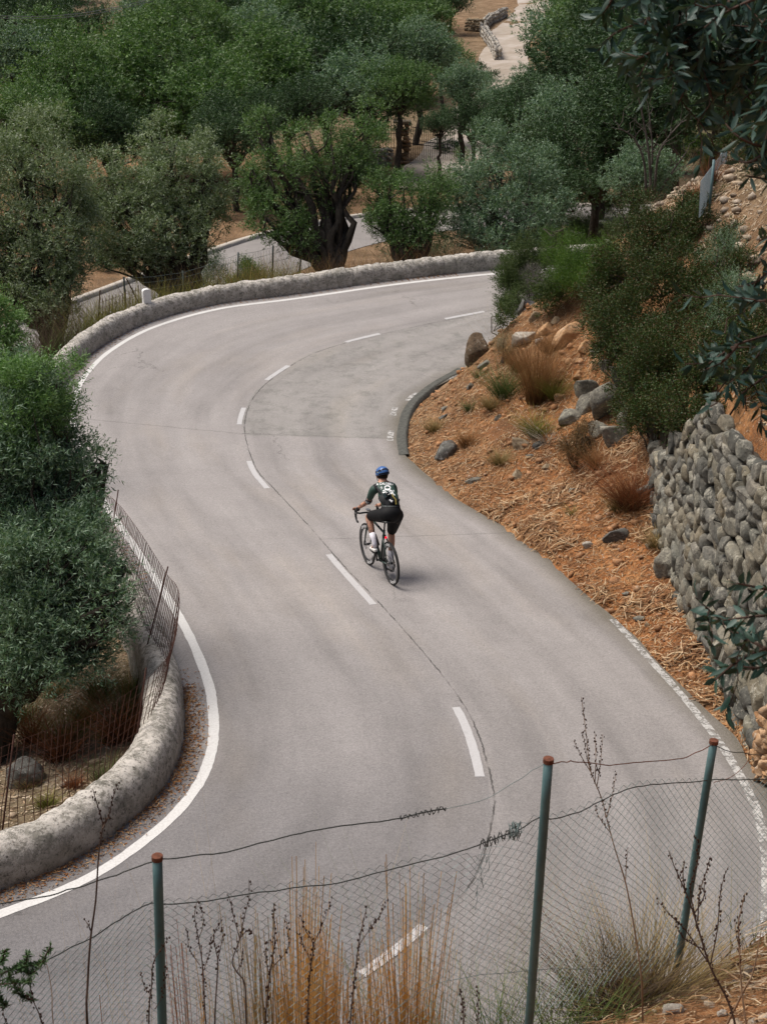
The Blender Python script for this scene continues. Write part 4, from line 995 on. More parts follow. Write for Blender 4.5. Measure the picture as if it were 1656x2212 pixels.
tree('olive_tree', 'small fresh green olive tree poking in at the left edge above the nearest one', 'tree', foot(10, 24.5),
  [lobe(18, 700, 40, 58, 25), lobe(-30, 700, 60, 80, 25), lobe(5, 770, 50, 50, 24.5)], L_bright, (.07,.017), 112, .16, dens=3.6, tl=.2)
# lit top of the nearest olive: light put into an added, brighter crown
tree('lit_olive_top', 'bright green lit top of the nearest olive tree, added as brighter leaves', 'tree', (-4.9, 17.6, gz(-4.9, 17.6)),
  [lobe(95, 845, 85, 88, 17.1), lobe(60, 920, 95, 75, 16.9), lobe(10, 860, 70, 80, 17.2)], L_bright, (.062,.013), 113, .1, dens=3.0, tl=.2, up=.6)

# --- the grove on the hillside behind: six models, then copies
MID = {}
def model(k, mat, leafs, seed, rx, rz, lb):
    base = np.array([0., 0., 0.]); r = random.Random(seed); lobes = []
    for i in range(7):
        a = 2*math.pi*i/6+r.uniform(-.4, .4); rad = rx*.55 if i < 6 else 0
        s = r.uniform(.46, .66); c = np.array([rad*math.cos(a), rad*math.sin(a), 3.4+r.uniform(-.7, .8)+(.9 if i == 6 else 0)])
        lobes.append((c, np.array([rx*s, rx*s, rz*s]), math.pi*(rx*s*38)*(rz*s*38), 79.))
    return tree('olive_tree', lb, 'tree', base, lobes, mat, leafs, seed, .22, deep=4.5, dens=2.6, nclump=16, tl=.34, csize=(.36, .58), shell=(.5, .95))
GRP = 'olive trees of the grove on the hillside'
mods = []
fl = (.17, .055)
mods.append(model(0, L_green, fl, 201, 3.0, 2.6, 'x')); mods.append(model(1, L_green, fl, 202, 2.8, 2.9, 'x')); mods.append(model(2, L_teal, fl, 203, 2.9, 2.4, 'x'))
mods.append(model(3, L_dark, fl, 204, 3.1, 2.6, 'x')); mods.append(model(4, L_olive, fl, 205, 2.6, 2.3, 'x')); mods.append(model(5, L_dark, fl, 206, 2.7, 3.0, 'x'))
used = [False]*6
def copytree(k, loc, sc, rz, label, b):
    src = mods[k]
    if not used[k]: o = src; used[k] = True
    else:
        o = src.copy(); COL.objects.link(o)
        for ch in src.children:
            c = ch.copy(); COL.objects.link(c); c.parent = o
    o.location = loc; o.rotation_euler = (0, 0, rz); o.scale = sc
    for ch in COL.objects:
        if ch.parent == o:
            ch.location = (0, 0, b)
    setp(o, label, 'tree', GRP); return o
# (px, py of the crown centre, distance, half width px, model, label)
BT = [(55,262,70,92,0,'green grove tree at the far left, right above the big silvery olive'), (165,215,76,100,1,'rounded green grove tree second from the left above the silvery olive'),
 (235,300,72,75,5,'dark grove tree in the gap between the two silvery front olives'), (330,200,80,112,1,'tall grove tree with a long thin pale trunk left of centre'),
 (445,225,78,98,0,'leafy grove tree left of the black forked trunk'), (505,285,71,72,3,'dark grove tree on a black trunk beside the lower road'),
 (575,180,84,98,1,'grove tree behind the black trunked one'), (620,235,76,62,3,'dark crowned grove tree behind the open green front olive'),
 (700,150,88,108,3,'large shadowy grove tree at the upper centre'), (790,195,82,88,2,'bluish grove tree above the iron railing'),
 (862,180,80,72,0,'grove tree just left of the gate pillar top'), (900,110,92,82,2,'grove tree left of the brown field wall'),
 (1000,180,80,58,2,'grove tree right of the gate with a twisted trunk'), (950,268,76,36,5,'dark low branches hanging in front of the iron gate'),
 (1022,262,72,58,5,'dark grove tree right of the iron gate'), (1075,220,74,52,2,'small bluish grove tree below the dirt track'),
 (25,130,100,82,2,'bluish grove tree near the top left corner'), (115,140,104,84,1,'round grove tree third from the left in the upper row'),
 (215,150,100,72,4,'pale grove tree in the upper row below the dry clearing'), (290,110,106,78,0,'dense grove tree right of the dry clearing'),
 (385,105,102,92,1,'high domed grove tree upper left of centre'), (480,95,108,80,0,'grove tree in the upper row above the black trunk'),
 (560,85,106,78,2,'bluish upper row grove tree left of centre'), (640,75,110,82,1,'upper row grove tree just left of the centre line'),
 (730,60,112,86,5,'dark grove tree in the top row above the centre'), (820,70,110,86,0,'bushy grove tree in the top row right of centre'),
 (905,40,122,72,1,'grove tree in the top row left of the field walls'), (955,125,100,52,0,'narrow grove tree at the end of the brown field wall'),
 (60,50,135,66,3,'dark grove tree in the top left corner below the cables'), (150,60,140,62,3,'dark grove tree left of the dry clearing under the cables'), (-20,30,140,66,5,'black green tree cut by the top left corner'),
 (330,45,138,64,2,'blue green grove tree right of the clearing on the skyline row'), (420,35,140,66,0,'top edge grove tree left of centre'), (520,30,142,66,3,'dark top edge grove tree'), (610,20,145,66,2,'bluish top edge grove tree near the centre'),
 (700,5,150,64,5,'black top edge grove tree near the centre'), (790,5,150,66,1,'green top edge grove tree right of centre'), (880,-15,155,66,0,'top edge grove tree above the field walls'), (975,0,150,40,3,'dark top edge tree beside the dirt track bend'),
 (20,-30,170,66,3,'dark tree at the very top left'), (120,-25,172,60,5,'dark tree at the top edge left of the clearing'), (240,-50,185,60,3,'dark tree above the dry clearing'),
 (1255,70,112,84,2,'bluish tree right of the dirt track near the top'), (1170,190,86,70,2,'bluish tree whose crown covers the foot of the dirt track'), (1310,30,104,84,1,'green tree at the top right of the dirt track'), (1265,-20,150,62,0,'far tree above the right side of the dirt track'),
 (1130,290,66,78,5,'dark tree below the dirt track'), (1215,250,62,92,2,'large bluish tree in the right middle of the grove'), (1300,160,70,100,3,'large dark tree behind the hanging olive leaves'), (1390,90,76,100,3,'dark tree at the upper right behind the hanging leaves'),
 (1290,330,56,92,3,'dark leaning tree right of the blue green olive'), (1385,250,54,98,5,'very dark tree with bare grey stems at the right'), (1210,400,54,66,3,'dark low tree beside the bank crest'), (1470,170,60,110,3,'dark tree above the green mound at the right'),
 (1560,90,62,120,5,'dark tree in the top right corner'), (1640,200,52,110,3,'dark tree at the right edge above the terrace'), (1480,10,80,110,5,'shadowy tree on the top edge at the right'), (1380,375,50,60,2,'bluish low tree behind the mossy mound')]
for i, (px, py, Y, hw, k, lb) in enumerate(BT):
    c = atY(px, py, Y); D = proj(c)[2]; r_m = hw/FOC*D; sc = r_m/3.0; g = gz(c[0], c[1])
    sc *= 1.08 if (935 < px < 1245 and py < 280) or abs(px-890) < 70 else 1.32+(.12 if px > 1120 else 0); pass
    b = (c[2]-3.5*sc-g)/sc
    copytree(k, (c[0], c[1], g), (sc*1.05, sc*1.05, sc), rnd.uniform(0, 6.28), lb, b)
# bare stems seen under the right hand trees
mb = MB(); q0 = atY(1400, 400, 48)
for k, (pts) in enumerate([[(1405,420),(1400,330),(1385,240),(1372,190)], [(1395,420),(1390,350),(1370,300),(1335,275)], [(1412,420),(1420,340),(1440,300),(1470,265)], [(1400,425),(1408,330),(1402,250)], [(1420,420),(1445,380),(1480,330)]]):
    P = cr([atY(x, y, 48+k*.2)-q0 for x, y in pts], 4); mb.tube(P, [.055*(1-.75*i/len(P)) for i in range(len(P))], 6)
    for i_ in range(4, len(P), 2):
        for w_ in range(2): mb.tube(wiggle(P[i_], P[i_]+np.array([rnd.uniform(-1, 1), rnd.uniform(-.5, .5), rnd.uniform(.3, 1.2)])*.9, 4, .12, rnd), [.018, .014, .010, .007, .004], 4, False)
o = mb.build('bare_tree', M_bark2, None, True, loc=q0, label='cluster of bare curved grey stems under the dark trees at the right', cat='tree')
# --- shrubs on the bank
def shrub(name, label, spots, mat, leaf, seed, tl=.16, up=.5, dens=3.4, nclump=34, group=None, sink=.5, spread=.8, stems=True, cat='shrub', csize=(.24, .4)):
    lobes = []
    for (px, py, hw, hh, dy) in spots:
        g = onground(px, py+hh*.75); Y = g[1]-.15+dy; lobes.append(lobe(px, py, hw, hh, Y, .9))
    c = np.mean([l[0] for l in lobes], 0); base = np.array([c[0], c[1], gz(c[0], c[1])]); root = empty(name, base, label, cat, group); parts = []
    for k, (c, R, area, D) in enumerate(lobes):
        s = FOC/D*.4625; nl = int(dens*area*.4625**2/(.5*leaf[0]*leaf[1]*s*s)); parts.append(cloud(c-base, R, seed*31+k, nl, leaf[0], leaf[1], nclump, tl, up, spread, (.2, .95), csize, 8))
    V, F = join(parts); obj('foliage', mesh_np('foliage', V, F, [mat]), root)
    if stems:
        mb = MB(); rr = random.Random(seed)
        for c, R, _, D in lobes:
            c = c-base
            for q in range(7):
                e = c+np.array([rr.uniform(-.8, .8)*R[0], rr.uniform(-.8, .8)*R[1], rr.uniform(-.2, .9)*R[2]]); P = wiggle((c[0]*.6, c[1]*.6, -.1), e, 4, .1, rr); mb.tube(P, [.02*(1-.7*i/4) for i in range(5)], 4, False)
        mb.build('stems', M_bark, root)
    return root
SL = (.034, .019)
shrub('lentisk_shrub', 'large dark green shrub on top of the bank at the right', [(1400,500,110,80,.3), (1500,450,60,50,.8), (1300,640,60,70,0),  (1480,500,80,70,.6), (1350,590,70,70,0), (1440,620,110,90,0), (1520,620,70,90,.2)], L_shrub, SL, 301)
shrub('lentisk_shrub', 'dark shrub overhanging the rock outcrop and the dry stone wall', [(1340,720,90,85,-.2), (1420,800,110,95,-.3), (1500,840,80,80,-.3), (1400,900,80,50,-.4), (1530,900,60,40,-.3), (1600,760,60,70,.2), (1640,830,50,50,0), (1560,700,60,60,.3), (1480,920,70,36,-.5), (1370,740,85,85,0), (1450,760,100,90,.1), (1530,780,70,80,.2), (1380,850,70,60,0), (1470,860,85,50,.1), (1310,690,40,60,0)], L_shrub, SL, 302)
shrub('broom_shrub', 'bright green upright shrub in the middle of the bank crest', [(1240,595,78,78,0), (1190,560,40,50,.2), (1310,605,50,65,0), (1300,560,45,45,.2)], L_lime, (.040,.010), 303, .26, 1.5)
shrub('roadside_shrub', 'low dark shrub hiding the end of the road at the inner bend', [(1140,580,64,62,.1), (1100,620,34,60,0), (1180,640,40,60,.1), (1120,590,48,52,0), (1100,655,28,50,-.1), (1160,555,42,35,.2), (1088,690,18,30,-.2)], L_moss, SL, 304)
shrub('heather_mound', 'dark mossy growth along the crest behind the low dark shrub', [(1200,520,60,34,.4), (1150,520,40,30,.4), (1250,500,50,30,.5)], L_moss, (.03,.012), 316, .14, .6)
shrub('lentisk_shrub', 'dark shrub at the right edge below the terrace litter', [(1620,700,60,60,.3), (1650,780,50,60,.2), (1590,820,50,50,0), (1570,520,36,40,.2), (1600,580,40,40,.3), (1550,640,50,60,.1)], L_shrub, SL, 317)
shrub('lentisk_shrub', 'dark shrub above the terrace fence in the shade of the hanging branches', [(1600,310,60,50,.6), (1640,350,50,40,.4), (1560,250,60,40,1.0)], L_shrub, (.045,.022), 318)
shrub('dead_shrub', 'grey dead thorny shrub below the low dark one', [(1150,620,38,40,-.3)], L_grey, (.05,.004), 305, .2, .4, 2.2)
shrub('heather_mound', 'round mossy green mound beside the small pale boulder', [(1325,445,42,36,0), (1365,425,38,26,.3)], L_moss, (.03,.010), 306, .14, .5)
shrub('heather_mound', 'low mossy mound below the small pale boulder', [(1290,495,48,26,0), (1240,480,34,20,.3), (1340,495,40,24,0)], L_moss, (.03,.010), 307, .14, .5)
shrub('heather_mound', 'long bright mossy hummock sloping up toward the terrace fence', [(1450,350,50,30,0), (1500,310,55,35,.4), (1400,385,34,24,0), (1560,270,60,40,.8), (1530,350,30,30,.2)], L_lime, (.03,.009), 308, .14, .5, dens=3.0)
shrub('grey_shrub', 'thin grey green shrub at the lower edge of the terrace litter', [(1560,560,45,60,0), (1600,640,60,50,0), (1570,700,50,50,0)], L_teal, (.04,.008), 309, .2, .9, 1.6)
shrub('brown_shrub', 'brown withered shrub under the largest outcrop', [(1240,975,36,46,0), (1262,940,26,30,0)], leafmat('withered_leaf', [(.10,.055,.020), (.16,.095,.035), (.07,.05,.02)], None, .1), (.04,.007), 310, .2, .9, 2.6)
shrub('thorn_bush', 'small pale thorny bush left of the tall dry grass', [(1085,752,28,30,0)], leafmat('pale_thorn', [(.20,.17,.09), (.27,.22,.12), (.15,.14,.06)], None, .1), (.045,.005), 311, .2, .7, 1.6)
# shrubs behind the parapet
shrub('broom_shrub', 'bright green shrub just behind the parapet left of the middle', [(548,600,40,34,0), (510,615,26,22,-.2), (530,580,16,20,0)], L_lime, (.07,.022), 312, .3, 1.2)
shrub('twiggy_shrub', 'dark twiggy shrub behind the parapet right of the white marker', [(455,590,46,42,0), (430,620,40,24,0)], L_dark, (.06,.015), 313, .3, .8, 1.8)
shrub('twiggy_shrub', 'dark tangled shrub under the low round olive', [(880,545,60,34,0), (950,550,50,28,0)], L_dark, (.06,.016), 314, .3, .8, 1.6)
shrub('twiggy_shrub', 'dark undergrowth bush at the foot of the blue green olive', [(1060,540,70,26,0), (1150,520,50,34,.3)], L_dark, (.06,.016), 315, .3, .8, 1.8)

r_ = random.Random(77); GB = [(455,300),(560,330),(610,300),(700,240),(760,250),(820,300),(905,235),(960,330),(1000,345),(800,345),(470,470),(520,445),(560,455),(240,580),(215,565),(1020,215),(1045,175),(750,395),(1180,470),(1250,440),(640,180),(350,180),(180,330),(1150,230)]
for k_, (px, py) in enumerate(GB):
    g = onground(px, py); D = proj(g)[2]; R = r_.uniform(.7, 1.3)*(1.2 if py < 300 else .8); L_, W_ = .15, .05; s_ = FOC/D*.4625
    n_ = int(2.4*math.pi*R*R*.8*s_*s_/(.5*L_*W_*s_*s_)); V, F = cloud((0, 0, R*.45), (R, R, R*.7), 800+k_, n_, L_, W_, 12, .3, .5)
    root = empty('grove_bush', g, 'low bush %s' % ['left of the black trunked tree','behind the open green olive','near the upper left of the open green olive','under the shadowy upper centre tree','beside the railing left of the gate','left of the rubble wall','above the gate pillar','in front of the right end of the gate','right of the gate','below the rubble wall','on the verge of the lower road left','on the verge of the lower road by the olive gap','on the verge just left of the forked olive','on the left bank of the lower road','at the far left of the lower road bank','below the field wall','left of the track','between forked olive and gate','right of the blue green olive','behind the crest boulder','under the top row left of centre','under the tall thin trunked tree','behind the silvery front olive','right of the track'][k_], 'bush', 'low bushes on the grove floor')
    obj('foliage', mesh_np('foliage', V, F, [(L_green, L_dark, L_olive)[k_ % 3]]), root)

# ------------------------------------------------------------------ grass blades, litter, stalks
def blades(P, H, lean, wd, r, bend=.35, segs=3, taper=.92):
    """P (n,3) feet, H (n,) heights, lean (n,3) horizontal lean vectors (per unit height)"""
    n = len(P); H = H[:, None]; a = r.uniform(0, 2*math.pi, n); S_ = np.stack([np.cos(a), np.sin(a), 0*a], 1)
    curve = unit(lean+r.randn(n, 3)*.15)*np.array([1, 1, 0]); V = []; 
    for i in range(segs+1):
        f = i/segs; c = P+lean*H*f+curve*H*bend*f*f+np.array([0, 0, 1])*H*(f-.18*bend*f*f); w = wd*(1-f*taper)
        V += [c-S_*w/2, c+S_*w/2]
    V = np.stack(V, 1).reshape(-1, 3); k = np.arange(n)[:, None]*(2*segs+2)
    F = np.concatenate([k+np.array([[2*i, 2*i+1, 2*i+3, 2*i+2]]) for i in range(segs)])
    hh = np.tile(np.repeat(np.linspace(0, 1, segs+1), 2), n)
    return V, F, hh
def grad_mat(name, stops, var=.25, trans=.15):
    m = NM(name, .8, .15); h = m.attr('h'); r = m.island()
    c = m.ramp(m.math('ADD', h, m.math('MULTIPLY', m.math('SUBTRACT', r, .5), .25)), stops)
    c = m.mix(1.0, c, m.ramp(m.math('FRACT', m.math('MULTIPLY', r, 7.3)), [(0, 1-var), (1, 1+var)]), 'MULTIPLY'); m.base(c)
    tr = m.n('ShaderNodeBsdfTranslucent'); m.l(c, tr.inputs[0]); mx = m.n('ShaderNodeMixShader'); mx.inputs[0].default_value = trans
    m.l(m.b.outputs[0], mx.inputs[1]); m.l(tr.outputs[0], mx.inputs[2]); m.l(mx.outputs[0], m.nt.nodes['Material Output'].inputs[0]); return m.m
GM_orange = grad_mat('tall_dry_grass', [(0, (.10,.10,.02)), (.35, (.36,.34,.08)), (.58, (.52,.38,.10)), (.8, (.62,.33,.08)), (1, (.64,.42,.18))])
GM_straw = grad_mat('straw_grass', [(0, (.10,.085,.03)), (.5, (.28,.21,.085)), (1, (.42,.31,.16))])
GM_brown = grad_mat('brown_dry_grass', [(0, (.09,.05,.02)), (.5, (.25,.13,.05)), (1, (.36,.20,.09))])
GM_red = grad_mat('red_dry_grass', [(0, (.07,.035,.02)), (.5, (.20,.075,.03)), (1, (.32,.12,.05))])
GM_green = grad_mat('green_grass', [(0, (.035,.045,.015)), (.5, (.075,.115,.03)), (1, (.15,.18,.06))])
GM_yel = grad_mat('yellow_green_grass', [(0, (.05,.055,.012)), (.5, (.15,.16,.03)), (1, (.30,.26,.07))])
GM_weed = grad_mat('dark_weed', [(0, (.035,.025,.018)), (.6, (.085,.06,.04)), (1, (.16,.11,.07))])
def hattr(me, h): a = me.attributes.new('h', 'FLOAT', 'POINT'); a.data.foreach_set('value', np.asarray(h, np.float32))
def grass(name, loc, rad, n, H, mat, label=None, cat='grass', group=None, seed=0, wd=.008, fan=.35, bend=.35, kind=None, clump=0):
    r = np.random.RandomState(seed+900); q = r.randn(n, 2)*rad*.5
    if clump: cq = r.randn(clump, 2)*rad*.62; ck = r.randint(0, clump, n); q = cq[ck]+r.randn(n, 2)*.009; HK = (.36+.64*r.rand(clump)**1.2)[ck]
    else: HK = 1.0
    P = np.stack([q[:, 0], q[:, 1], np.zeros(n)-.03], 1)
    for i in range(n) if n < 700 else (): pass
    lean = np.stack([q[:, 0], q[:, 1], 0*q[:, 0]], 1)/max(rad, 1e-3)*fan+np.c_[r.randn(n, 2)*fan*.4, np.zeros(n)]
    if clump: lean = (r.randn(clump, 3)*.05)[ck]*np.array([1, 1, 0])+np.c_[r.randn(n, 2)*.012, np.zeros(n)]
    V, F, h = blades(P, H*HK*r.uniform(.45 if not clump else .7, 1.05, n), lean, wd, r, bend if not clump else .03, 3, .92 if not clump else .45); me = mesh_np(name, V, F, [mat]); hattr(me, h)
    return obj(name, me, loc=loc, label=label, cat=cat if label else None, group=group, kind=kind)
def tuft(px, py_base, w, h, mat, label, seed, n=260, fan=.35, bend=.35, wd=.010, name='grass_tuft', cat='grass', group=None, dens=1.0):
    g = onground(px, py_base); D = proj(g)[2]; rad = w/FOC*D*.5; H = h/FOC*D/.95
    return grass(name, g, rad*.7, int(n*dens), H, mat, label, cat, group, seed, wd, fan, bend)
TG = 'grass tufts on the roadside bank'
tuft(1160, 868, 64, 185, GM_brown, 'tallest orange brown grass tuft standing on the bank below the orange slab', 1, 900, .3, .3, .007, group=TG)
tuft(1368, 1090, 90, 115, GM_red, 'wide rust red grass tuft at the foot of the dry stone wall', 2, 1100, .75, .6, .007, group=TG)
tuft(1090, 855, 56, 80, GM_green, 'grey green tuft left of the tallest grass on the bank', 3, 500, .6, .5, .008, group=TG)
tuft(1158, 938, 60, 56, GM_yel, 'olive brown tuft below the tallest grass on the bank', 4, 500, .7, .6, .009, group=TG)
tuft(1015, 885, 36, 28, GM_green, 'soft green tuft low on the bank near the tarred kerb lip', 5, 220, .7, .6, .007, group=TG)
tuft(1183, 955, 48, 50, grad_mat('bleached_leaf', [(0, (.22,.18,.13)), (1, (.48,.42,.33))]), 'tuft of bleached dead leaves beside the flat grey boulder', 6, 110, 1.0, 1.1, .016, group=TG)
tuft(1034, 815, 26, 30, GM_green, 'small green tuft above the little rock near the kerb lip', 7, 120, .6, .5, .008, group=TG)
tuft(1098, 765, 24, 24, GM_yel, 'yellow green tuft below the pale flat rock', 8, 100, .6, .5, .009, group=TG)
tuft(1235, 1110, 26, 24, GM_yel, 'small yellow tuft in the litter left of the rust red grass', 9, 90, .7, .5, .008, group=TG)
for k_, (x, y, w, h, m_, lb) in enumerate([(1060,880,40,26,GM_straw,'pale straw tuft left of the small grey rock at mid bank'),(940,930,36,22,GM_straw,'low straw tuft beside the road near the inner curve'),(1200,860,34,44,GM_yel,'yellow green tuft right of the tallest grass'),(1290,1010,40,40,GM_brown,'brown tuft below the withered shrub'),
   (1120,800,30,40,GM_brown,'thin brown tuft left of the tallest grass'),(1010,960,40,26,GM_brown,'brown tuft right of the roadside boulder'),(1340,1100,44,34,GM_straw,'straw tuft left of the rust red grass'),(1080,1000,34,24,GM_straw,'straw tuft between the half buried rock and the road'),(1060,720,40,34,GM_yel,'green tuft on top of the overhanging brown boulder'),(1190,760,36,44,GM_brown,'brown tuft under the orange slab'),(1420,1180,30,30,GM_straw,'straw tuft against the foot of the dry stone wall')]):
    tuft(x, y, w*1.2, h*1.5, m_, lb, 140+k_, 420, .6, .5, .008, group=TG)
tuft(1500, 430, 42, 44, GM_red, 'orange grass tuft at the foot of the terrace fence', 10, 240, .5, .4, .012, group=TG)
tuft(1420, 430, 66, 60, GM_red, 'sparse orange grass on the crest left of the terrace fence', 11, 200, .6, .4, .011, group=TG)
tuft(1370, 425, 44, 56, GM_brown, 'brown grass between the mossy mound and the orange grass', 12, 160, .6, .4, .011, group=TG)
tuft(1535, 400, 30, 80, GM_red, 'tall thin orange grass behind the terrace fence', 13, 120, .4, .3, .011, group=TG)
TE = 'weeds inside the rusty fence'
for k, (x, y, w, h, m_, lb) in enumerate([(40,1560,60,70,GM_green,'green weed beside the trunk of the nearest olive'), (70,1600,40,90,GM_red,'red brown weed right of the trunk of the nearest olive'), (150,1600,70,80,GM_yel,'yellow green weed in the middle of the fenced litter'),
   (130,1640,50,90,GM_red,'red stemmed weed left of the brown rock'), (285,1560,50,110,GM_green,'tall green weed against the parapet foot'), (262,1600,44,120,GM_red,'tall red brown weed against the parapet foot'), (215,1500,60,60,GM_green,'green weed under the olive canopy'),
   (230,1690,40,46,GM_green,'small green weed near the near end of the parapet'), (30,1490,60,70,GM_weed,'dark weed under the lowest olive branches'), (105,1740,40,30,GM_yel,'small yellow weed right of the dark boulder')]):
    tuft(x, y, w*1.3, h*1.25, m_, lb, 30+k, 320, .5, .35, .008, 'weed', 'weed', TE)
for k_, (x, y, w, h, m_, lb) in enumerate([(180,1560,50,60,GM_green,'green weed under the middle of the low branches'),(120,1500,60,60,GM_straw,'straw weed in the shade of the low branches'),(235,1600,40,60,GM_straw,'straw tuft left of the tall parapet weeds'),(60,1700,40,40,GM_straw,'straw tuft in front of the dark boulder'),(165,1700,40,36,GM_red,'small red weed near the lower litter'),(290,1500,40,70,GM_yel,'yellow green weed where the parapet turns')]):
    tuft(x, y, w, h, m_, lb, 180+k_, 260, .5, .4, .008, 'weed', 'weed', TE)
# weeds and long grass just outside the far parapet
k0 = 16*NS; WB = WC[k0:-30]; NB = NL[k0:-30]; r = np.random.RandomState(40)
def wallgrass(name, mat, n, H, lo_, hi_, off, seed, wd=.012, label=None):
    r = np.random.RandomState(seed); i = (lo_+(hi_-lo_)*r.rand(n))*(len(WB)-1); i = i.astype(int); o = off[0]+(off[1]-off[0])*r.rand(n)
    x = WB[i, 0]+NB[i, 0]*o+r.randn(n)*.06; y = WB[i, 1]+NB[i, 1]*o+r.randn(n)*.06; P = np.stack([x, y, terrain(x, y)-.03], 1)
    V, F, h = blades(P, H*r.uniform(.4, 1.05, n), np.c_[r.randn(n, 2)*.22, np.zeros(n)], wd, r, .3); me = mesh_np(name, V, F, [mat]); hattr(me, h)
    return obj(name, me, label=label, cat='grass', kind='stuff')
wallgrass('long_grass', GM_yel, 4200, 1.5, .40, .70, (.35, 1.5), 41, .013, 'yellow green long grass behind the parapet near the white marker')
wallgrass('long_grass', GM_weed, 7000, 1.9, 0, 1, (.6, 3.5), 42, .013, 'dark dry weeds growing along the outside of the parapet')
wallgrass('long_grass', GM_brown, 2600, 1.5, .60, 1, (.4, 2.0), 43, .012, 'brown dry grass behind the right half of the parapet')
wallgrass('long_grass', GM_green, 2500, 1.4, .0, .9, (.5, 3.0), 44, .014, 'short green weeds behind the parapet')
k0 = 11*NS; WB = WC[k0:17*NS]; NB = NL[k0:17*NS]
wallgrass('long_grass', GM_weed, 4000, 1.7, 0, 1, (.5, 4.0), 45, .012, 'shaded dark weeds behind the nearest olive')

# scattered litter: straws, dead leaves
def region_pts(n, box, test, seed):
    r = np.random.RandomState(seed); out = []
    while sum(len(a) for a in out) < n:
        x = r.uniform(box[0], box[1], n); y = r.uniform(box[2], box[3], n); k = test(x, y); out.append(np.stack([x[k], y[k]], 1))
    return np.concatenate(out)[:n]
def litter(name, pts, L, Wd, mat, seed, label, bend=.25, lift=.03):
    r = np.random.RandomState(seed); n = len(pts); z = terrain(pts[:, 0], pts[:, 1]); e = .05
    gx_ = (terrain(pts[:, 0]+e, pts[:, 1])-z)/e; gy_ = (terrain(pts[:, 0], pts[:, 1]+e)-z)/e
    a = r.uniform(0, 2*math.pi, n); d = np.stack([np.cos(a), np.sin(a), gx_*np.cos(a)+gy_*np.sin(a)+r.randn(n)*.16], 1); d = unit(d)
    s = np.stack([-np.sin(a), np.cos(a), -gx_*np.sin(a)+gy_*np.cos(a)+r.randn(n)*.5], 1); s = unit(s); up = np.cross(d, s)
    Ln = (L*r.uniform(.4, 1.4, n)**1.3)[:, None]; c = np.stack([pts[:, 0], pts[:, 1], z+r.uniform(.0, lift, n)], 1); bd = r.randn(n, 1)*bend
    V = []
    for i, f in enumerate((-.5, -.17, .17, .5)):
        q = c+d*Ln*f+s*Ln*bd*(f*f)+up*Ln*(.25-f*f)*.22*np.abs(r.randn(n, 1)); w = Wd*(1-1.5*f*f); V += [q-s*w/2, q+s*w/2]
    V = np.stack(V, 1).reshape(-1, 3); k = np.arange(n)[:, None]*8; F = np.concatenate([k+np.array([[2*i, 2*i+1, 2*i+3, 2*i+2]]) for i in range(3)])
    return obj(name, mesh_np(name, V, F, [mat]), label=label, cat='litter', kind='stuff')
def lm(name, cols):
    m = NM(name, .85, .15); k = len(cols); m.base(m.ramp(m.island(), [(i/(k-1), c) for i, c in enumerate(cols)])); return m.m
M_lit = lm('straw_litter', [(.22,.105,.045), (.33,.19,.09), (.54,.41,.26), (.13,.055,.025), (.26,.13,.06), (.08,.04,.02)])
M_lit2 = lm('brown_litter', [(.24,.095,.032), (.34,.155,.055), (.46,.31,.17), (.12,.05,.022)])
M_lit3 = lm('leaf_litter', [(.28,.20,.12), (.40,.32,.22), (.16,.10,.06), (.50,.42,.31), (.24,.13,.06)])
def bank_ok(x, y):
    o = ~inpoly(x, y, ROADPOLY) & ~inpoly(x, y, HPOLY)
    right = x > np.interp(y, [8, 12, 14, 18, 22, 26, 28, 30, 32], [3.2, 4.0, 3.9, 3.1, 1.6, .5, .5, .9, 1.8])
    noi = vnoise(x*.9, y*.9, 4.4)
    return o & right & (noi > -.55)
pts = region_pts(15000, (0, 6.0, 9.5, 30), bank_ok, 51)
litter('dry_litter', pts, .13, .011, M_lit, 51, 'dry straw and dead leaves covering the roadside bank')
litter('dry_litter', region_pts(15000, (0, 6.0, 9.5, 30), bank_ok, 52), .065, .014, M_lit2, 52, 'reddish brown leaf litter over the roadside bank')
litter('dry_litter', region_pts(3500, (1.5, 5, 15, 23), lambda x, y: bank_ok(x, y) & (vnoise(x*1.6, y*1.6, 8.8) > .1), 53), .26, .016, M_lit, 53, 'long dead leaves heaped on the lower bank', .5, .08)
litter('dry_litter', region_pts(17000, (4.9, 10, 9, 33), lambda x, y: inpoly(x, y, HPOLY) | (y > 27), 54), .12, .022, M_lit3, 54, 'pale dead leaves and straw on the upper terrace')
litter('dry_litter', region_pts(3800, (1.0, 4.4, 5.6, 9.0), lambda x, y: inpoly(x, y, HPOLY), 55), .11, .008, M_lit, 55, 'straw on the ground at the bottom right corner', .6, .05)
litter('dry_litter', region_pts(450, (2.0, 3.6, 6.2, 8.2), lambda x, y: inpoly(x, y, HPOLY), 56), .30, .013, M_lit3, 56, 'long curled dead leaves at the bottom right corner', .9, .12)
litter('dry_litter', region_pts(12000, (-9, -2.9, 11, 21), lambda x, y: ~inpoly(x, y, ROADPOLY), 57), .07, .018, M_lit3, 57, 'olive leaf litter behind the rusty fence', .2, .02)
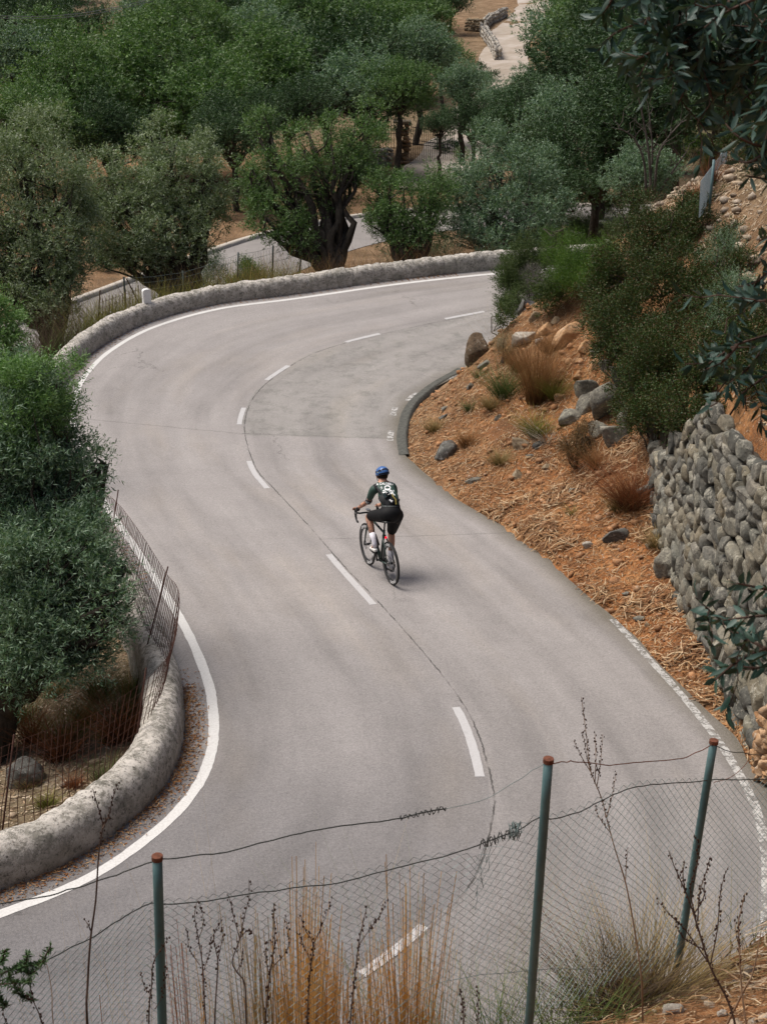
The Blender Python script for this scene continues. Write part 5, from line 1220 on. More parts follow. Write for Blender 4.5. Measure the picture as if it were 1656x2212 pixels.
# litter gathered in the gutter by the parapet
r = np.random.RandomState(58)
i = r.randint(6, 24*NS, 9000); i = i[(vnoise(i*.06, 3.1)+.25 > r.rand(len(i))*.8) | (i < 9*NS)]; o = .06+.30*r.rand(len(i))**.5
P = np.stack([LW[i, 0]+NL[i, 0]*o+r.randn(len(i))*.02, LW[i, 1]+NL[i, 1]*o], 1); n = len(P); z = prof(P[:, 1])+r.uniform(.004, .02, n)
a = r.uniform(0, 6.28, n); d = np.stack([np.cos(a), np.sin(a), r.randn(n)*.2], 1); V, F = leaves(np.c_[P, z], unit(d), .05, .013, r)
obj('gutter_litter', mesh_np('gutter_litter', V, F, [M_lit2]), label='orange leaf litter gathered between the parapet and the white line', cat='litter', kind='stuff')
# pebbles
def pebbles(name, pts, s, mats, seed, label):
    r = np.random.RandomState(seed); MVp, MFp, n0 = [], [], 0; Vq, Fq = ICO[1]
    for x, y in pts:
        Vs, _ = rockshape(1, int(r.randint(9999)), .3, .2); k = s*r.uniform(.4, 1.0)**2*1.3; Vs = Vs*np.array([k, k*r.uniform(.6, 1), k*r.uniform(.45, .8)]); a = r.uniform(0, 6.28)
        MVp.append(np.stack([x+Vs[:, 0]*math.cos(a)-Vs[:, 1]*math.sin(a), y+Vs[:, 0]*math.sin(a)+Vs[:, 1]*math.cos(a), Vs[:, 2]+k*.2], 1)); MFp.append(Fq+n0); n0 += len(Vq)
    V = np.concatenate(MVp); zz = terrain(np.array(pts)[:, 0], np.array(pts)[:, 1]); V[:, 2] += np.repeat(zz, len(Vq))
    return obj(name, mesh_np(name, V, np.concatenate(MFp), mats, False), label=label, cat='stones', kind='stuff')
M_peb = stone_mat('pebble', [(.28,.20,.13), (.40,.32,.24), (.50,.44,.37)], 6, .2)
M_peb_r = stone_mat('red_pebble', [(.26,.12,.05), (.38,.20,.10), (.46,.30,.18)], 6, .2)
pebbles('loose_stones', region_pts(420, (0, 6, 9.5, 31), bank_ok, 61), .10, [M_peb_r], 61, 'small reddish stones scattered over the bank')
pebbles('loose_stones', region_pts(900, (4.9, 10, 12, 33), lambda x, y: inpoly(x, y, HPOLY) | (y > 27), 62), .16, [M_peb], 62, 'pale rubble scattered over the upper terrace')
pebbles('loose_stones', region_pts(150, (1.0, 4.4, 5.4, 8.4), lambda x, y: inpoly(x, y, HPOLY), 63), .055, [M_peb], 63, 'pale stones at the bottom right corner')
pebbles('loose_stones', region_pts(160, (-9, -3, 11, 21), lambda x, y: ~inpoly(x, y, ROADPOLY), 64), .07, [M_peb], 64, 'small stones in the litter behind the rusty fence')
for k, (x, y, w, h, mt, lb) in enumerate([(1455,2185,60,26,PALE,'flat white rock at the very bottom right of centre'), (1502,2140,34,24,WARM,'ochre stone below the right hand green post'), (1620,2100,50,30,PALE,'pale stone half buried at the right corner'), (1560,2190,34,22,PALE,'small pale stone at the bottom right edge'), (1535,2080,26,14,WARM,'little ochre stone beside the foot of the right post')]):
    place_rock(x, y, w, h, mt, lb, 700+k)

# tall orange grass clumps behind the foreground fence
def fg(px, Y=6.15): 
    p = atY(px, 2200, Y); return np.array([p[0], Y, gz(p[0], Y)-.05])
def fgrass(px, Y, rad, n, ztop_px, mat, label, seed, wd=.0075, fan=.045, bend=.10, group=None, name='tall_grass', clump=0):
    g = fg(px, Y); t = atY(px, ztop_px, Y)[2]; return grass(name, g, rad, n, (t-g[2])*1.0, mat, label, 'grass', group, seed, wd, fan, bend, None, clump)
FGG = 'tall dry grasses along the foreground fence'
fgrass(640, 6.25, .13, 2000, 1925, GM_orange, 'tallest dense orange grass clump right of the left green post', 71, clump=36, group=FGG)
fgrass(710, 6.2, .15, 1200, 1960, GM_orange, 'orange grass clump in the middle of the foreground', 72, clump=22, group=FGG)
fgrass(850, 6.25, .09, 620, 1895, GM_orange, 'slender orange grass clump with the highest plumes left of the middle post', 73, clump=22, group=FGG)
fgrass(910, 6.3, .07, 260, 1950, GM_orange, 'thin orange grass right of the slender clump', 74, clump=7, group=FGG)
fgrass(600, 6.1, .09, 500, 2000, GM_straw, 'short straw coloured grass left of the dense orange clump', 75, clump=9, group=FGG)
fgrass(380, 5.9, .25, 130, 2110, GM_straw, 'sparse pale grass right of the left green post', 76, group=FGG, fan=.12)
fgrass(250, 5.7, .3, 130, 2060, GM_straw, 'sparse pale grass left of the left green post', 77, group=FGG, fan=.12)
fgrass(545, 5.9, .2, 90, 2080, GM_orange, 'thin orange grass below the bare forked stalks', 78, clump=7, group=FGG, fan=.12)
fgrass(300, 5.75, .3, 160, 2130, GM_red, 'rusty plumed grass between the left edge and the left green post', 91, fan=.12, group=FGG, clump=9)
fgrass(440, 5.85, .25, 110, 2120, GM_orange, 'low orange grass between the left green post and the tall clump', 92, fan=.12, group=FGG, clump=8)
fgrass(560, 5.9, .2, 140, 2140, GM_straw, 'straw weeds at the bottom edge under the forked stalks', 93, wd=.006, fan=.5, group=FGG)
fgrass(120, 5.6, .3, 200, 2150, GM_straw, 'straw weeds at the bottom left corner', 94, wd=.005, fan=.4, group=FGG)
fgrass(930, 6.15, .2, 400, 2150, GM_weed, 'dark weeds at the bottom edge right of the slender clump', 95, wd=.006, fan=.6, bend=.5, group=FGG)
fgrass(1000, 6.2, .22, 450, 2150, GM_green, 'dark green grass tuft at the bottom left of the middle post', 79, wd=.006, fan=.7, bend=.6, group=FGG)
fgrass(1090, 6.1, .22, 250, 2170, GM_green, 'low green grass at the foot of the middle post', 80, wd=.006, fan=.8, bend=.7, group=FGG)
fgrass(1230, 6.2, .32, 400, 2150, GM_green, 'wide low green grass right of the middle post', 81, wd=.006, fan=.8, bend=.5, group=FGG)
fgrass(1000, 6.3, .5, 60, 1960, GM_yel, 'very thin yellow grass behind the fence mesh', 82, wd=.003, fan=.15, group=FGG)
fgrass(1130, 6.3, .4, 50, 2030, GM_yel, 'thin yellow blades around the middle post', 83, wd=.003, fan=.15, group=FGG)
fgrass(1590, 7.9, .4, 500, 1930, GM_yel, 'yellow green grass right of the right hand post', 84, wd=.005, fan=.25, group=FGG)
fgrass(1640, 7.2, .3, 160, 2020, GM_green, 'green grass at the right edge near the bottom', 85, wd=.005, fan=.4, group=FGG)
fgrass(1400, 6.75, .2, 900, 1990, GM_straw, 'dry straw bush at the foot of the tall seed stalk', 86, wd=.008, fan=.5, bend=.5, group=FGG)
fgrass(1330, 6.55, .2, 700, 2030, GM_weed, 'dark wiry dead bush left of the tall seed stalk', 87, wd=.007, fan=.6, bend=.6, group=FGG)
fgrass(1555, 7.4, .25, 120, 2040, GM_orange, 'reddish grass between the right post and the photo edge', 88, wd=.004, fan=.3, group=FGG)

# seed stalks in front of the fence
M_stalk = simple('brown_stalk', (.060,.036,.026), .8, .2, var=.3); M_stalk2 = simple('tan_stalk', (.20,.13,.08), .8, .2, var=.3); M_seed = simple('seed_head', (.050,.026,.018), .85, .1, var=.4)
def stalk(label, D, main, branches, r0=.0045, seeds=True, mat=M_stalk, seed=0, start=.45):
    rr = random.Random(seed); lines = []
    M = [atD(x, y, D) for x, y in main]; d = M[0]-M[1]; d = d/np.linalg.norm(d)
    g = M[0].copy()
    for _ in range(200):
        if g[2] < gz(g[0], g[1])-.02: break
        g = g+np.array([d[0]*.02, 0, -.03])
    M = [g]+M if np.linalg.norm(g-M[0]) > .04 else M
    M = cr(M, 5); lines.append((M, r0)); 
    for b in branches: lines.append((cr([atD(x, y, D+rr.uniform(-.05, .05)) for x, y in b], 4), r0*.55))
    root = empty('seed_stalk', g, label, 'dry plant', 'dry seed stalks in front of the fence'); mb = MB(); sb = MB()
    for P, rr0 in lines:
        n = len(P); mb.tube([p-g for p in P], [rr0*(1-.72*i/n) for i in range(n)], 5)
        if seeds:
            S2 = np.concatenate([[0], np.cumsum(np.linalg.norm(np.diff(P, axis=0), axis=1))]); T0 = S2[-1]*(start if rr0 == r0 else .25); s = T0
            while s < S2[-1]:
                p = np.array([np.interp(s, S2, P[:, k]) for k in range(3)])-g; o = np.array([rr.uniform(-1, 1), rr.uniform(-1, 1), rr.uniform(-.2, 1)])*.009
                sb.sphere(p+o, (.0042*rr.uniform(.6, 1.2), .0042, .0075*rr.uniform(.7, 1.2)), 5, 3); s += rr.uniform(.006, .020)
    mb.build('stem', mat, root)
    if seeds and sb.n: sb.build('seed_heads', M_seed, root)
stalk('tall bare brown stalk with two seed spikes crossing the white line at the left', 6.3, [(189,2212),(190,2120),(196,2028),(207,1945),(212,1866),(216,1823),(222,1780),(208,1730),(201,1705)], [[(222,1790),(236,1760),(244,1725),(255,1692)], [(196,2010),(191,1998),(183,1986)], [(222,1785),(232,1768),(246,1770)]], .0065, seed=1, start=.86)
stalk('short seed stalk leaning right of the left green post', 6.2, [(322,2205),(328,2130),(331,2082),(346,2053),(367,2022)], [[(335,2180),(349,2154),(360,2085)], [(326,2150),(312,2130),(304,2098)]], .004, seed=2, start=.3)
stalk('forked stalk with small buds second to the right of the left post', 6.2, [(446,2225),(439,2100),(430,2035),(421,1981),(425,1950)], [[(432,2085),(410,2050),(403,2006)], [(428,2030),(440,1995),(432,1950)], [(439,2100),(452,2060),(458,2020)]], .0038, seed=3, start=.6)
stalk('thin curved dark stalk beside the forked one', 6.1, [(464,2225),(470,2100),(470,2070),(462,2020),(481,1986)], [[(470,2075),(478,2040),(484,2000)]], .0045, seed=4, start=.8)
stalk('wavy forked stalk whose tip crosses the middle wire', 6.15, [(533,2225),(529,2129),(512,2100),(502,2076),(518,2028),(528,1980),(538,1940),(538,1900)], [[(518,2028),(506,1985),(498,1950),(492,1928)], [(520,2025),(534,2010),(541,2018)], [(512,2100),(522,2075),(526,2052)]], .0045, seed=5, start=.75)
stalk('seed stalk at the left side of the orange grass', 6.1, [(572,2225),(583,2107),(590,2060),(593,2028),(591,1950)], [[(583,2110),(574,2070),(580,2030)], [(588,2090),(615,2060),(627,2030),(617,1980)]], .0042, seed=6, start=.35)
stalk('dark stalk rising inside the dense orange grass', 6.05, [(663,2225),(668,2120),(676,2042),(660,2010),(649,1975)], [[(676,2042),(695,2000),(718,1940)], [(672,2080),(655,2040),(640,2010)]], .004, seed=7, start=.5)
stalk('dense dark seed spike in front of the orange grass', 6.0, [(755,2225),(765,2120),(776,2030),(786,1985),(793,1955)], [[(776,2040),(800,2005),(822,1975),(838,1940)]], .0042, seed=8, start=.35)
stalk('tallest seed stalk standing behind the mesh between the middle and right posts', 7.7, [(1385,2120),(1373,2030),(1352,1914),(1328,1836),(1310,1770),(1298,1723),(1274,1662),(1266,1593),(1255,1506)],
      [[(1278,1672),(1258,1640),(1238,1600)], [(1284,1690),(1286,1640),(1284,1582)], [(1288,1700),(1296,1650),(1301,1586)], [(1310,1765),(1322,1715),(1330,1668)], [(1318,1800),(1296,1770),(1283,1742)], [(1350,1900),(1352,1865),(1355,1832)], [(1290,1705),(1270,1650),(1258,1580)]], .0055, mat=M_stalk2, seed=9, start=.62)
stalk('big branching seed stalk in front of the right green post', 6.0, [(1590,2230),(1570,2160),(1533,2088),(1502,1989),(1485,1940),(1468,1900),(1455,1870),(1443,1838)],
      [[(1506,1990),(1510,1930),(1525,1880),(1533,1850)], [(1502,1985),(1490,1920),(1506,1860),(1502,1805)], [(1480,1930),(1474,1890),(1478,1862)], [(1530,2080),(1480,2010),(1445,1975),(1418,1945)], [(1533,2085),(1548,2010),(1555,1930),(1563,1895),(1572,1872)], [(1520,2050),(1496,2040),(1470,2020),(1455,1985)], [(1498,1975),(1518,1940),(1520,1905)]], .006, seed=10, start=.35)
stalk('seed stalk at the right edge with a knobbly tip', 6.1, [(1612,2230),(1601,2139),(1594,2002),(1600,1965),(1608,1930)], [[(1598,2060),(1590,2020),(1586,1990)]], .0055, mat=M_stalk2, seed=11, start=.6)
stalk('pale broken stalk at the far right bottom', 6.2, [(1600,2150),(1625,2100),(1642,2016)], [], .007, False, M_stalk2, 12)
stalk('seed stalk cut by the bottom left corner', 6.0, [(100,2230),(85,2190),(72,2160),(60,2110)], [[(72,2160),(50,2150),(40,2130)], [(20,2230),(8,2190),(4,2150)]], .004, seed=13, start=.2)
stalk('short dark stalks in the green tuft at the bottom', 5.9, [(1000,2230),(1000,2180),(992,2135)], [[(1030,2230),(1032,2180),(1030,2130)]], .005, seed=14, start=.3)
stalk('thin pale stalk left of the tall bare brown one', 6.4, [(118,2230),(112,2140),(100,2080),(85,2060)], [], .003, False, M_stalk2, 15)
# juniper sprig bottom left
root = empty('conifer_sprig', atD(30, 2110, 6.0), 'dark green prickly sprig at the left edge over the fence mesh', 'branch'); c = np.array(root.location); parts = []; rr = random.Random(5); r = np.random.RandomState(5); mb = MB()
for pts in ([(-60,2120),(10,2100),(60,2088),(95,2080)], [(-40,2130),(0,2085),(12,2052)], [(0,2105),(50,2085),(62,2060)], [(-60,2130),(20,2125),(70,2120)], [(20,2110),(45,2150),(70,2160)], [(-20,2120),(0,2160),(15,2175)], [(40,2095),(75,2100),(110,2045)]):
    P = cr([atD(x, y, 6.0+rr.uniform(-.1, .1))-c for x, y in pts], 10); mb.tube(P, .0035, 4); n = len(P)*9; B = P[r.randint(0, len(P), n)]; D = unit(r.randn(n, 3)+np.array([0, 0, .5])); parts.append(leaves(B, D, .030, .007, r))
V, F = join(parts); obj('foliage', mesh_np('foliage', V, F, [L_dark]), root); mb.build('twigs', M_stalk, root)

# ------------------------------------------------------------------ olive branches hanging close to the camera at the right
L_near = leafmat('shaded_olive_leaf', [(.012,.034,.024), (.022,.056,.040), (.038,.076,.054), (.018,.036,.020)], (.045,.085,.068), .12, .45)  # shade from the unseen crown above is put into these dark leaf colours
def branch(label, D0, lines, seed, dens=1.0, leafL=.062, leafW=.017, thick=.007):
    rr = random.Random(seed); r = np.random.RandomState(seed); c = atD(lines[0][0][0], lines[0][0][1], D0); root = empty('olive_branch', c, label, 'branch', 'olive branches hanging at the right edge'); parts = []; mb = MB()
    for pts in lines:
        P = cr([atD(x, y, D0+.25*rr.uniform(-1, 1))-c for x, y in pts], 6); n = len(P); mb.tube(P, [thick*(1-.75*i/n) for i in range(n)], 5)
        S2 = np.concatenate([[0], np.cumsum(np.linalg.norm(np.diff(P, axis=0), axis=1))]); s = .03
        while s < S2[-1]:
            p = np.array([np.interp(s, S2, P[:, k]) for k in range(3)]); T = P[min(n-1, np.searchsorted(S2, s))]-P[max(0, np.searchsorted(S2, s)-1)]; T = T/(np.linalg.norm(T)+1e-9)
            for q in range(2):
                sd_ = unit(np.cross(T, r.randn(3))); parts.append(leaves(p[None], unit((T*.65+sd_*.9+np.array([0, 0, -.15]))[None]), leafL, leafW, r, True))
            s += .022/dens
            if rr.random() < .10*dens and s > .1:
                e = p+unit(T*.6+r.randn(3)*.7+np.array([0, 0, -.25]))*rr.uniform(.12, .26); Q = wiggle(p, e, 4, .1, rr); mb.tube(Q, [thick*.3]*5, 4, False)
                for u_ in np.linspace(.15, 1, 8):
                    pp_ = np.array(p)+(e-p)*u_; td = unit(e-p)
                    for w_ in range(2): parts.append(leaves(pp_[None], unit((td*.7+unit(np.cross(td, r.randn(3)))*.85)[None]), leafL*.9, leafW, r, True))
    V, F = join(parts); obj('leaves', mesh_np('leaves', V, F, [L_near]), root); mb.build('twigs', M_stalk, root)
branch('dense dark olive branch across the top right corner, tip reaching farthest left', 4.4, [[(1560,-80),(1480,-10),(1400,40),(1330,70),(1290,110)], [(1480,-10),(1440,80),(1390,120),(1330,140)], [(1400,40),(1370,100),(1350,160)], [(1330,-60),(1320,0),(1290,40)], [(1430,-60),(1390,-20),(1340,20)]], 401, 1.0)
branch('dark olive branch hanging down in the middle of the top right cluster', 4.3, [[(1600,-80),(1540,40),(1500,120),(1480,190),(1455,240)], [(1540,40),(1480,90),(1430,150),(1400,200)], [(1500,120),(1530,190),(1540,230)], [(1560,0),(1460,30),(1420,80)], [(1580,-40),(1600,60),(1590,140)]], 402, 1.1)
branch('black olive branch filling the extreme top right corner', 4.0, [[(1720,-60),(1660,30),(1620,110),(1600,190)], [(1700,60),(1640,130),(1580,150)], [(1720,-20),(1650,-10),(1560,30),(1520,60)], [(1720,180),(1670,230),(1610,240)], [(1740,100),(1680,140),(1650,220)]], 403, 1.3)
branch('dark olive branch across the very top edge right of centre', 4.1, [[(1740,-120),(1600,-40),(1480,-30),(1380,0)], [(1600,-40),(1540,60),(1500,150)], [(1700,-90),(1650,60),(1560,130),(1510,170)], [(1740,40),(1660,90),(1600,60)], [(1740,-40),(1680,100),(1660,180)], [(1500,-60),(1450,30),(1440,120)]], 408, 1.5)
branch('olive sprig in front of the terrace fence', 4.2, [[(1730,330),(1660,320),(1600,300),(1560,262)], [(1660,320),(1620,350),(1580,345)], [(1720,400),(1670,390),(1610,380)]], 404, .55)
branch('olive sprig at the right edge over the terrace litter', 4.2, [[(1730,560),(1680,570),(1630,610),(1590,620)], [(1730,480),(1680,500),(1640,520)], [(1700,620),(1650,650),(1600,640)]], 405, .7)
branch('olive sprig drooping at the right edge over the dark shrub', 4.2, [[(1740,690),(1670,720),(1590,745),(1530,785)], [(1670,720),(1620,790),(1570,830)], [(1730,790),(1660,810),(1600,850)], [(1590,745),(1560,780),(1520,800)]], 406, .9)
branch('olive sprig in front of the dry stone wall near the right edge', 4.0, [[(1740,1450),(1650,1400),(1580,1360),(1500,1290)], [(1650,1400),(1590,1430),(1530,1480)], [(1740,1330),(1650,1330),(1560,1340)], [(1700,1280),(1640,1270),(1590,1260)], [(1720,1400),(1650,1440),(1600,1440)]], 407, .8)

# ------------------------------------------------------------------ cyclist and bicycle
RC = onroad(845, 1262); FCt = onroad(797, 1225.5)
fw = (FCt-RC); fw = fw/np.linalg.norm(fw); print('WB', np.linalg.norm(FCt-RC), fw)
lx_ = -.372; fw = np.array([lx_, math.sqrt(1-lx_**2), 0]); fw[2] = -.0875*fw[1]+.004; fw /= np.linalg.norm(fw); lf = np.cross([0, 0, 1], fw); lf /= np.linalg.norm(lf); upb = np.cross(fw, lf)
BM = Matrix((tuple(fw), tuple(lf), tuple(upb))).transposed()      # bike axes: x forward, y left, z up
O_ = RC.copy(); BM4 = Matrix.Translation(Vector(O_)) @ BM.to_4x4()
def bl(px, py, xf):
    """point of the plane x = xf (bike frame) seen at crop pixel px, py of the close-up"""
    X = px*.12877+728.6; Y = py*.12877+993.6; d = ray(X, Y); a = (O_-CAMP).dot(fw)+xf; t = a/d.dot(fw); p = CAMP+d*t-O_
    return np.array([xf, p.dot(lf), p.dot(upb)])
bike = empty('bicycle', (0, 0, 0), 'black and green road bicycle with deep white lettered rims ridden down the road', 'bicycle'); bike.matrix_world = BM4
M_tyre = simple('black_rubber', (.018,.018,.018), .75, .2); M_carb = simple('black_carbon', (.016,.017,.018), .3, .5); M_gfr = simple('green_black_frame', (.020,.040,.034), .3, .5)
M_steel = simple('steel', (.35,.35,.36), .35, .5, .9); M_letter = simple('white_lettering', (.80,.80,.80), .5, .3, var=.03); M_skinc = None
WR = .34; WB_ = .985
def text_verts(body, size, bold=.0):
    cu = bpy.data.curves.new('lettering', 'FONT'); cu.body = body; cu.size = size; cu.align_x = 'CENTER'; cu.align_y = 'CENTER'; cu.offset = bold; cu.resolution_u = 3
    o = bpy.data.objects.new('lettering', cu); COL.objects.link(o); dg_ = bpy.context.evaluated_depsgraph_get(); me = bpy.data.meshes.new_from_object(o.evaluated_get(dg_))
    bm_ = __import__('bmesh').new(); bm_.from_mesh(me); __import__('bmesh').ops.triangulate(bm_, faces=bm_.faces)
    V = np.array([v.co[:] for v in bm_.verts]); F = [tuple(v.index for v in f.verts) for f in bm_.faces]; bm_.free()
    COL.objects.unlink(o); bpy.data.objects.remove(o); bpy.data.meshes.remove(me); return V, F
def wheel(name, x0, rear):
    w = empty(name, (x0, 0, WR)); w.parent = bike
    mb = MB(); mb.tube([(math.cos(a)*(WR-.013), 0, math.sin(a)*(WR-.013)) for a in np.linspace(0, 2*math.pi, 48, endpoint=False)], .0145, 8, close=True); mb.build('tyre', M_tyre, w, True)
    mb = MB(); n = 48; prof_ = [(WR-.022, .012), (WR-.030, .0135), (WR-.062, .0125), (WR-.088, .005), (WR-.088, -.005), (WR-.062, -.0125), (WR-.030, -.0135), (WR-.022, -.012)]
    V = [(math.cos(2*math.pi*i/n)*r_, y, math.sin(2*math.pi*i/n)*r_) for i in range(n) for r_, y in prof_]; k = len(prof_)
    F = [(i*k+j, i*k+(j+1) % k, ((i+1) % n)*k+(j+1) % k, ((i+1) % n)*k+j) for i in range(n) for j in range(k)]; mb.add(V, F); mb.build('rim', M_carb, w, True)
    mb = MB()
    for i in range(22):
        a = 2*math.pi*i/22; s = .022*(1 if i % 2 else -1); b = a+.35*(1 if i % 4 < 2 else -1); mb.tube([(math.cos(b)*.02, s, math.sin(b)*.02), (math.cos(a)*(WR-.076), 0, math.sin(a)*(WR-.076))], .0011, 4)
    mb.build('spokes', M_steel, w); mb = MB(); mb.tube([(0, -.045, 0), (0, -.03, 0), (0, .03, 0), (0, .045, 0)], [.012, .022, .018, .012], 10); mb.build('hub', M_carb, w, True)
    mb = MB(); mb.tube([(math.cos(a)*.07, .038, math.sin(a)*.07) for a in np.linspace(0, 2*math.pi, 24, endpoint=False)], .006, 4, close=True)
    for i in range(6): a = math.pi*i/3; mb.tube([(0, .038, 0), (math.cos(a)*.07, .038, math.sin(a)*.07)], .003, 4)
    mb.build('brake_disc', M_steel, w)
    # lettering on both sides of the deep rim
    tv, tf = text_verts('ENVE', .052, .001); mb = MB()
    for side in (1, -1):
        for phi in ((-.62*math.pi, .38*math.pi) if rear else (-.62*math.pi, math.pi*1.0, .38*math.pi)):
            V = []
            for x, y, _ in tv:
                R_ = WR-.052+y*(1.15) ; a = phi+side*x*1.9/(WR-.05); yy = side*(.0142 if abs(y) < .02 else .0138); V.append((math.cos(a)*R_, yy, math.sin(a)*R_))
            mb.add(V, tf)
    mb.build('lettering', M_letter, w); return w
rw = wheel('wheel', 0, True); fwh = wheel('wheel', WB_, False)
BB = Vector((.41, 0, .27)); ST_T = Vector((.235, 0, .80)); HT_T = Vector((.80, 0, .86)); HT_B = Vector((.862, 0, .70)); RA = Vector((0, 0, WR)); FA = Vector((WB_, 0, WR)); SAD = Vector((.195, 0, .965))
mb = MB(); mb.tube([BB, BB.lerp(HT_B, .5), HT_B], [.032, .030, .030], 10); mb.tube([BB, ST_T], [.022, .018], 10); mb.tube([ST_T-Vector((0, 0, .04)), HT_T-Vector((0, 0, .03))], [.016, .021], 10); mb.tube([HT_B, HT_T], [.027, .023], 10)
for s in (-1, 1):
    mb.tube([RA+Vector((0, s*.062, 0)), Vector((.12, s*.045, .56)), Vector((.255, s*.018, .72))], [.009, .010, .012], 8); mb.tube([RA+Vector((0, s*.062, 0)), Vector((.2, s*.05, .30)), BB+Vector((-.03, s*.03, 0))], [.011, .014, .018], 8)
mb.build('frame', M_gfr, bike, True)
mb = MB()
for s in (-1, 1): mb.tube([FA+Vector((0, s*.052, 0)), Vector((.93, s*.05, .50)), Vector((.885, s*.042, .64)), HT_B+Vector((.005, s*.02, -.01))], [.010, .013, .017, .020], 8)
mb.build('fork', M_gfr, bike, True)
mb = MB(); mb.tube([ST_T, SAD-Vector((-.003, 0, .02))], .014, 8); mb.build('seat_post', M_carb, bike, True)
mb = MB(); mb.sphere(SAD+Vector((-.06, 0, .018)), (.10, .068, .022), 12, 6); mb.sphere(SAD+Vector((.07, 0, 0)), (.13, .028, .018), 10, 6); mb.build('saddle', M_carb, bike, True)
hb = empty('handlebar', (0, 0, 0)); hb.parent = bike
mb = MB(); mb.tube([HT_T, HT_T+Vector((.05, 0, .05))], .016, 8); HC = HT_T+Vector((.05, 0, .055))
for s in (-1, 1):
    mb.tube([HC, HC+Vector((0, s*.10, .004)), HC+Vector((.005, s*.160, .002)), HC+Vector((.06, s*.180, -.002)), HC+Vector((.105, s*.183, -.03)), HC+Vector((.112, s*.187, -.08)), HC+Vector((.075, s*.191, -.128)), HC+Vector((.01, s*.193, -.14))], [.014, .014, .0145, .016, .016, .0155, .0155, .0155], 10)
mb.build('drop_bar', M_carb, hb, True)
for s in (-1, 1):
    mb = MB(); mb.tube([HC+Vector((.08, s*.182, 0)), HC+Vector((.13, s*.183, .015)), HC+Vector((.165, s*.183, .045)), HC+Vector((.172, s*.183, .062))], [.017, .019, .016, .010], 8); mb.tube([HC+Vector((.155, s*.183, .02)), HC+Vector((.165, s*.185, -.04)), HC+Vector((.14, s*.189, -.10))], [.008, .007, .005], 6); mb.build('brake_hood', M_tyre, hb, True)
mb = MB(); mb.box(HC+Vector((.055, 0, .025)), (.042, .026, .008)); mb.build('bike_computer', M_steel, hb)
ca = math.radians(90); PL = BB+Vector((math.cos(ca)*.1725, .0, math.sin(ca)*.1725)); PR = BB-Vector((math.cos(ca)*.1725, 0, math.sin(ca)*.1725))
mb = MB(); mb.tube([BB+Vector((0, -.075, 0)), BB+Vector((0, .075, 0))], .018, 8); mb.tube([BB+Vector((0, .068, 0)), PL+Vector((0, .078, 0))], [.017, .011], 8); mb.tube([BB+Vector((0, -.068, 0)), PR+Vector((0, -.078, 0))], [.017, .011], 8)
mb.build('crank', M_carb, bike, True)
mb = MB(); mb.tube([BB+Vector((math.cos(a)*.095, -.058, math.sin(a)*.095)) for a in np.linspace(0, 2*math.pi, 28, endpoint=False)], .0045, 4, close=True)
for i in range(4): a = math.pi*i/2+.4; mb.tube([BB+Vector((0, -.058, 0)), BB+Vector((math.cos(a)*.09, -.058, math.sin(a)*.09))], .007, 4)
mb.build('chainring', M_carb, bike); mb = MB()
for k in range(6): mb.tube([Vector((math.cos(a)*(.028+.006*k), -.045+.0055*k, WR+math.sin(a)*(.028+.006*k))) for a in np.linspace(0, 2*math.pi, 16, endpoint=False)], .003, 4, close=True)
mb.build('cassette', M_steel, bike)
mb = MB(); mb.tube([Vector((0, -.035, WR+.05)), BB+Vector((0, -.058, .095))], .004, 4); mb.tube([Vector((.02, -.035, WR-.145)), BB+Vector((0, -.058, -.095))], .004, 4); mb.tube([Vector((0, -.035, WR+.05)), Vector((-.04, -.035, WR)), Vector((.0, -.035, WR-.06)), Vector((.02, -.035, WR-.145))], .004, 4); mb.build('chain', M_tyre, bike)
mb = MB(); mb.box(Vector((.005, -.055, WR-.05)), (.022, .014, .03)); mb.tube([Vector((0, -.05, WR-.07)), Vector((.025, -.05, WR-.15))], [.016, .014], 6); mb.build('rear_derailleur', M_carb, bike)
for s, Pd in ((1, PL), (-1, PR)): mb = MB(); mb.box(Pd+Vector((.005, s*.118, 0)), (.042, .036, .010)); mb.build('pedal', M_carb, bike)
mb = MB(); mb.tube([BB.lerp(HT_B, .32)+Vector((-.02, 0, .055)), BB.lerp(HT_B, .62)+Vector((-.02, 0, .055))], [.037, .037], 12); mb.build('water_bottle', M_carb, bike, True)
m = NM('rear_light', .4); m.base((.5,.01,.02)); m.b.inputs['Emission Color'].default_value = (1, .0, .015, 1); m.b.inputs['Emission Strength'].default_value = 2.2; M_red = m.m
tl_ = bl(852, 1188, .18)
mb = MB(); mb.tube([Vector((.215, 0, .70)), Vector((.18, 0, .70))], .018, 8); o = mb.build('rear_light_mount', M_carb, bike, True); mb = MB(); mb.sphere(Vector((.172, -.0, .705)), (.008, .015, .019), 8, 6); mb.build('rear_light', M_red, bike, True)

# --- the rider: joints read off in the bike frame
def V3(a): return Vector([float(c) for c in a])
J = dict(pel=bl(893, 900, .16), wai=bl(893, 770, .27), chs=bl(838, 590, .46), nkb=bl(765, 425, .60), nk=bl(752, 345, .66), hd=bl(748, 258, .71), hdt=bl(748, 190, .72),
 shL=bl(600, 500, .585), shR=bl(938, 448, .585), elL=bl(512, 705, .70), wrL=bl(408, 822, .87), elR=None, hipL=bl(815, 930, .20), hipR=bl(975, 930, .20), knL=bl(512, 935, .60), anL=bl(650, 1350, .37), knR=bl(902, 1225, .50), anR=bl(905, 1700, .36))
hoodL = np.array([HC.x+.11, .183, HC.z+.03]); hoodR = np.array([HC.x+.11, -.183, HC.z+.03])
J['wrL'] = hoodL+np.array([-.075, .005, .045]); J['wrR'] = hoodR+np.array([-.075, 0, .045])
J['elL'] = bl(520, 690, .72); J['elR'] = np.array([.66, J['shR'][1]-.05, (J['shR'][2]+J['wrR'][2])/2-.01])
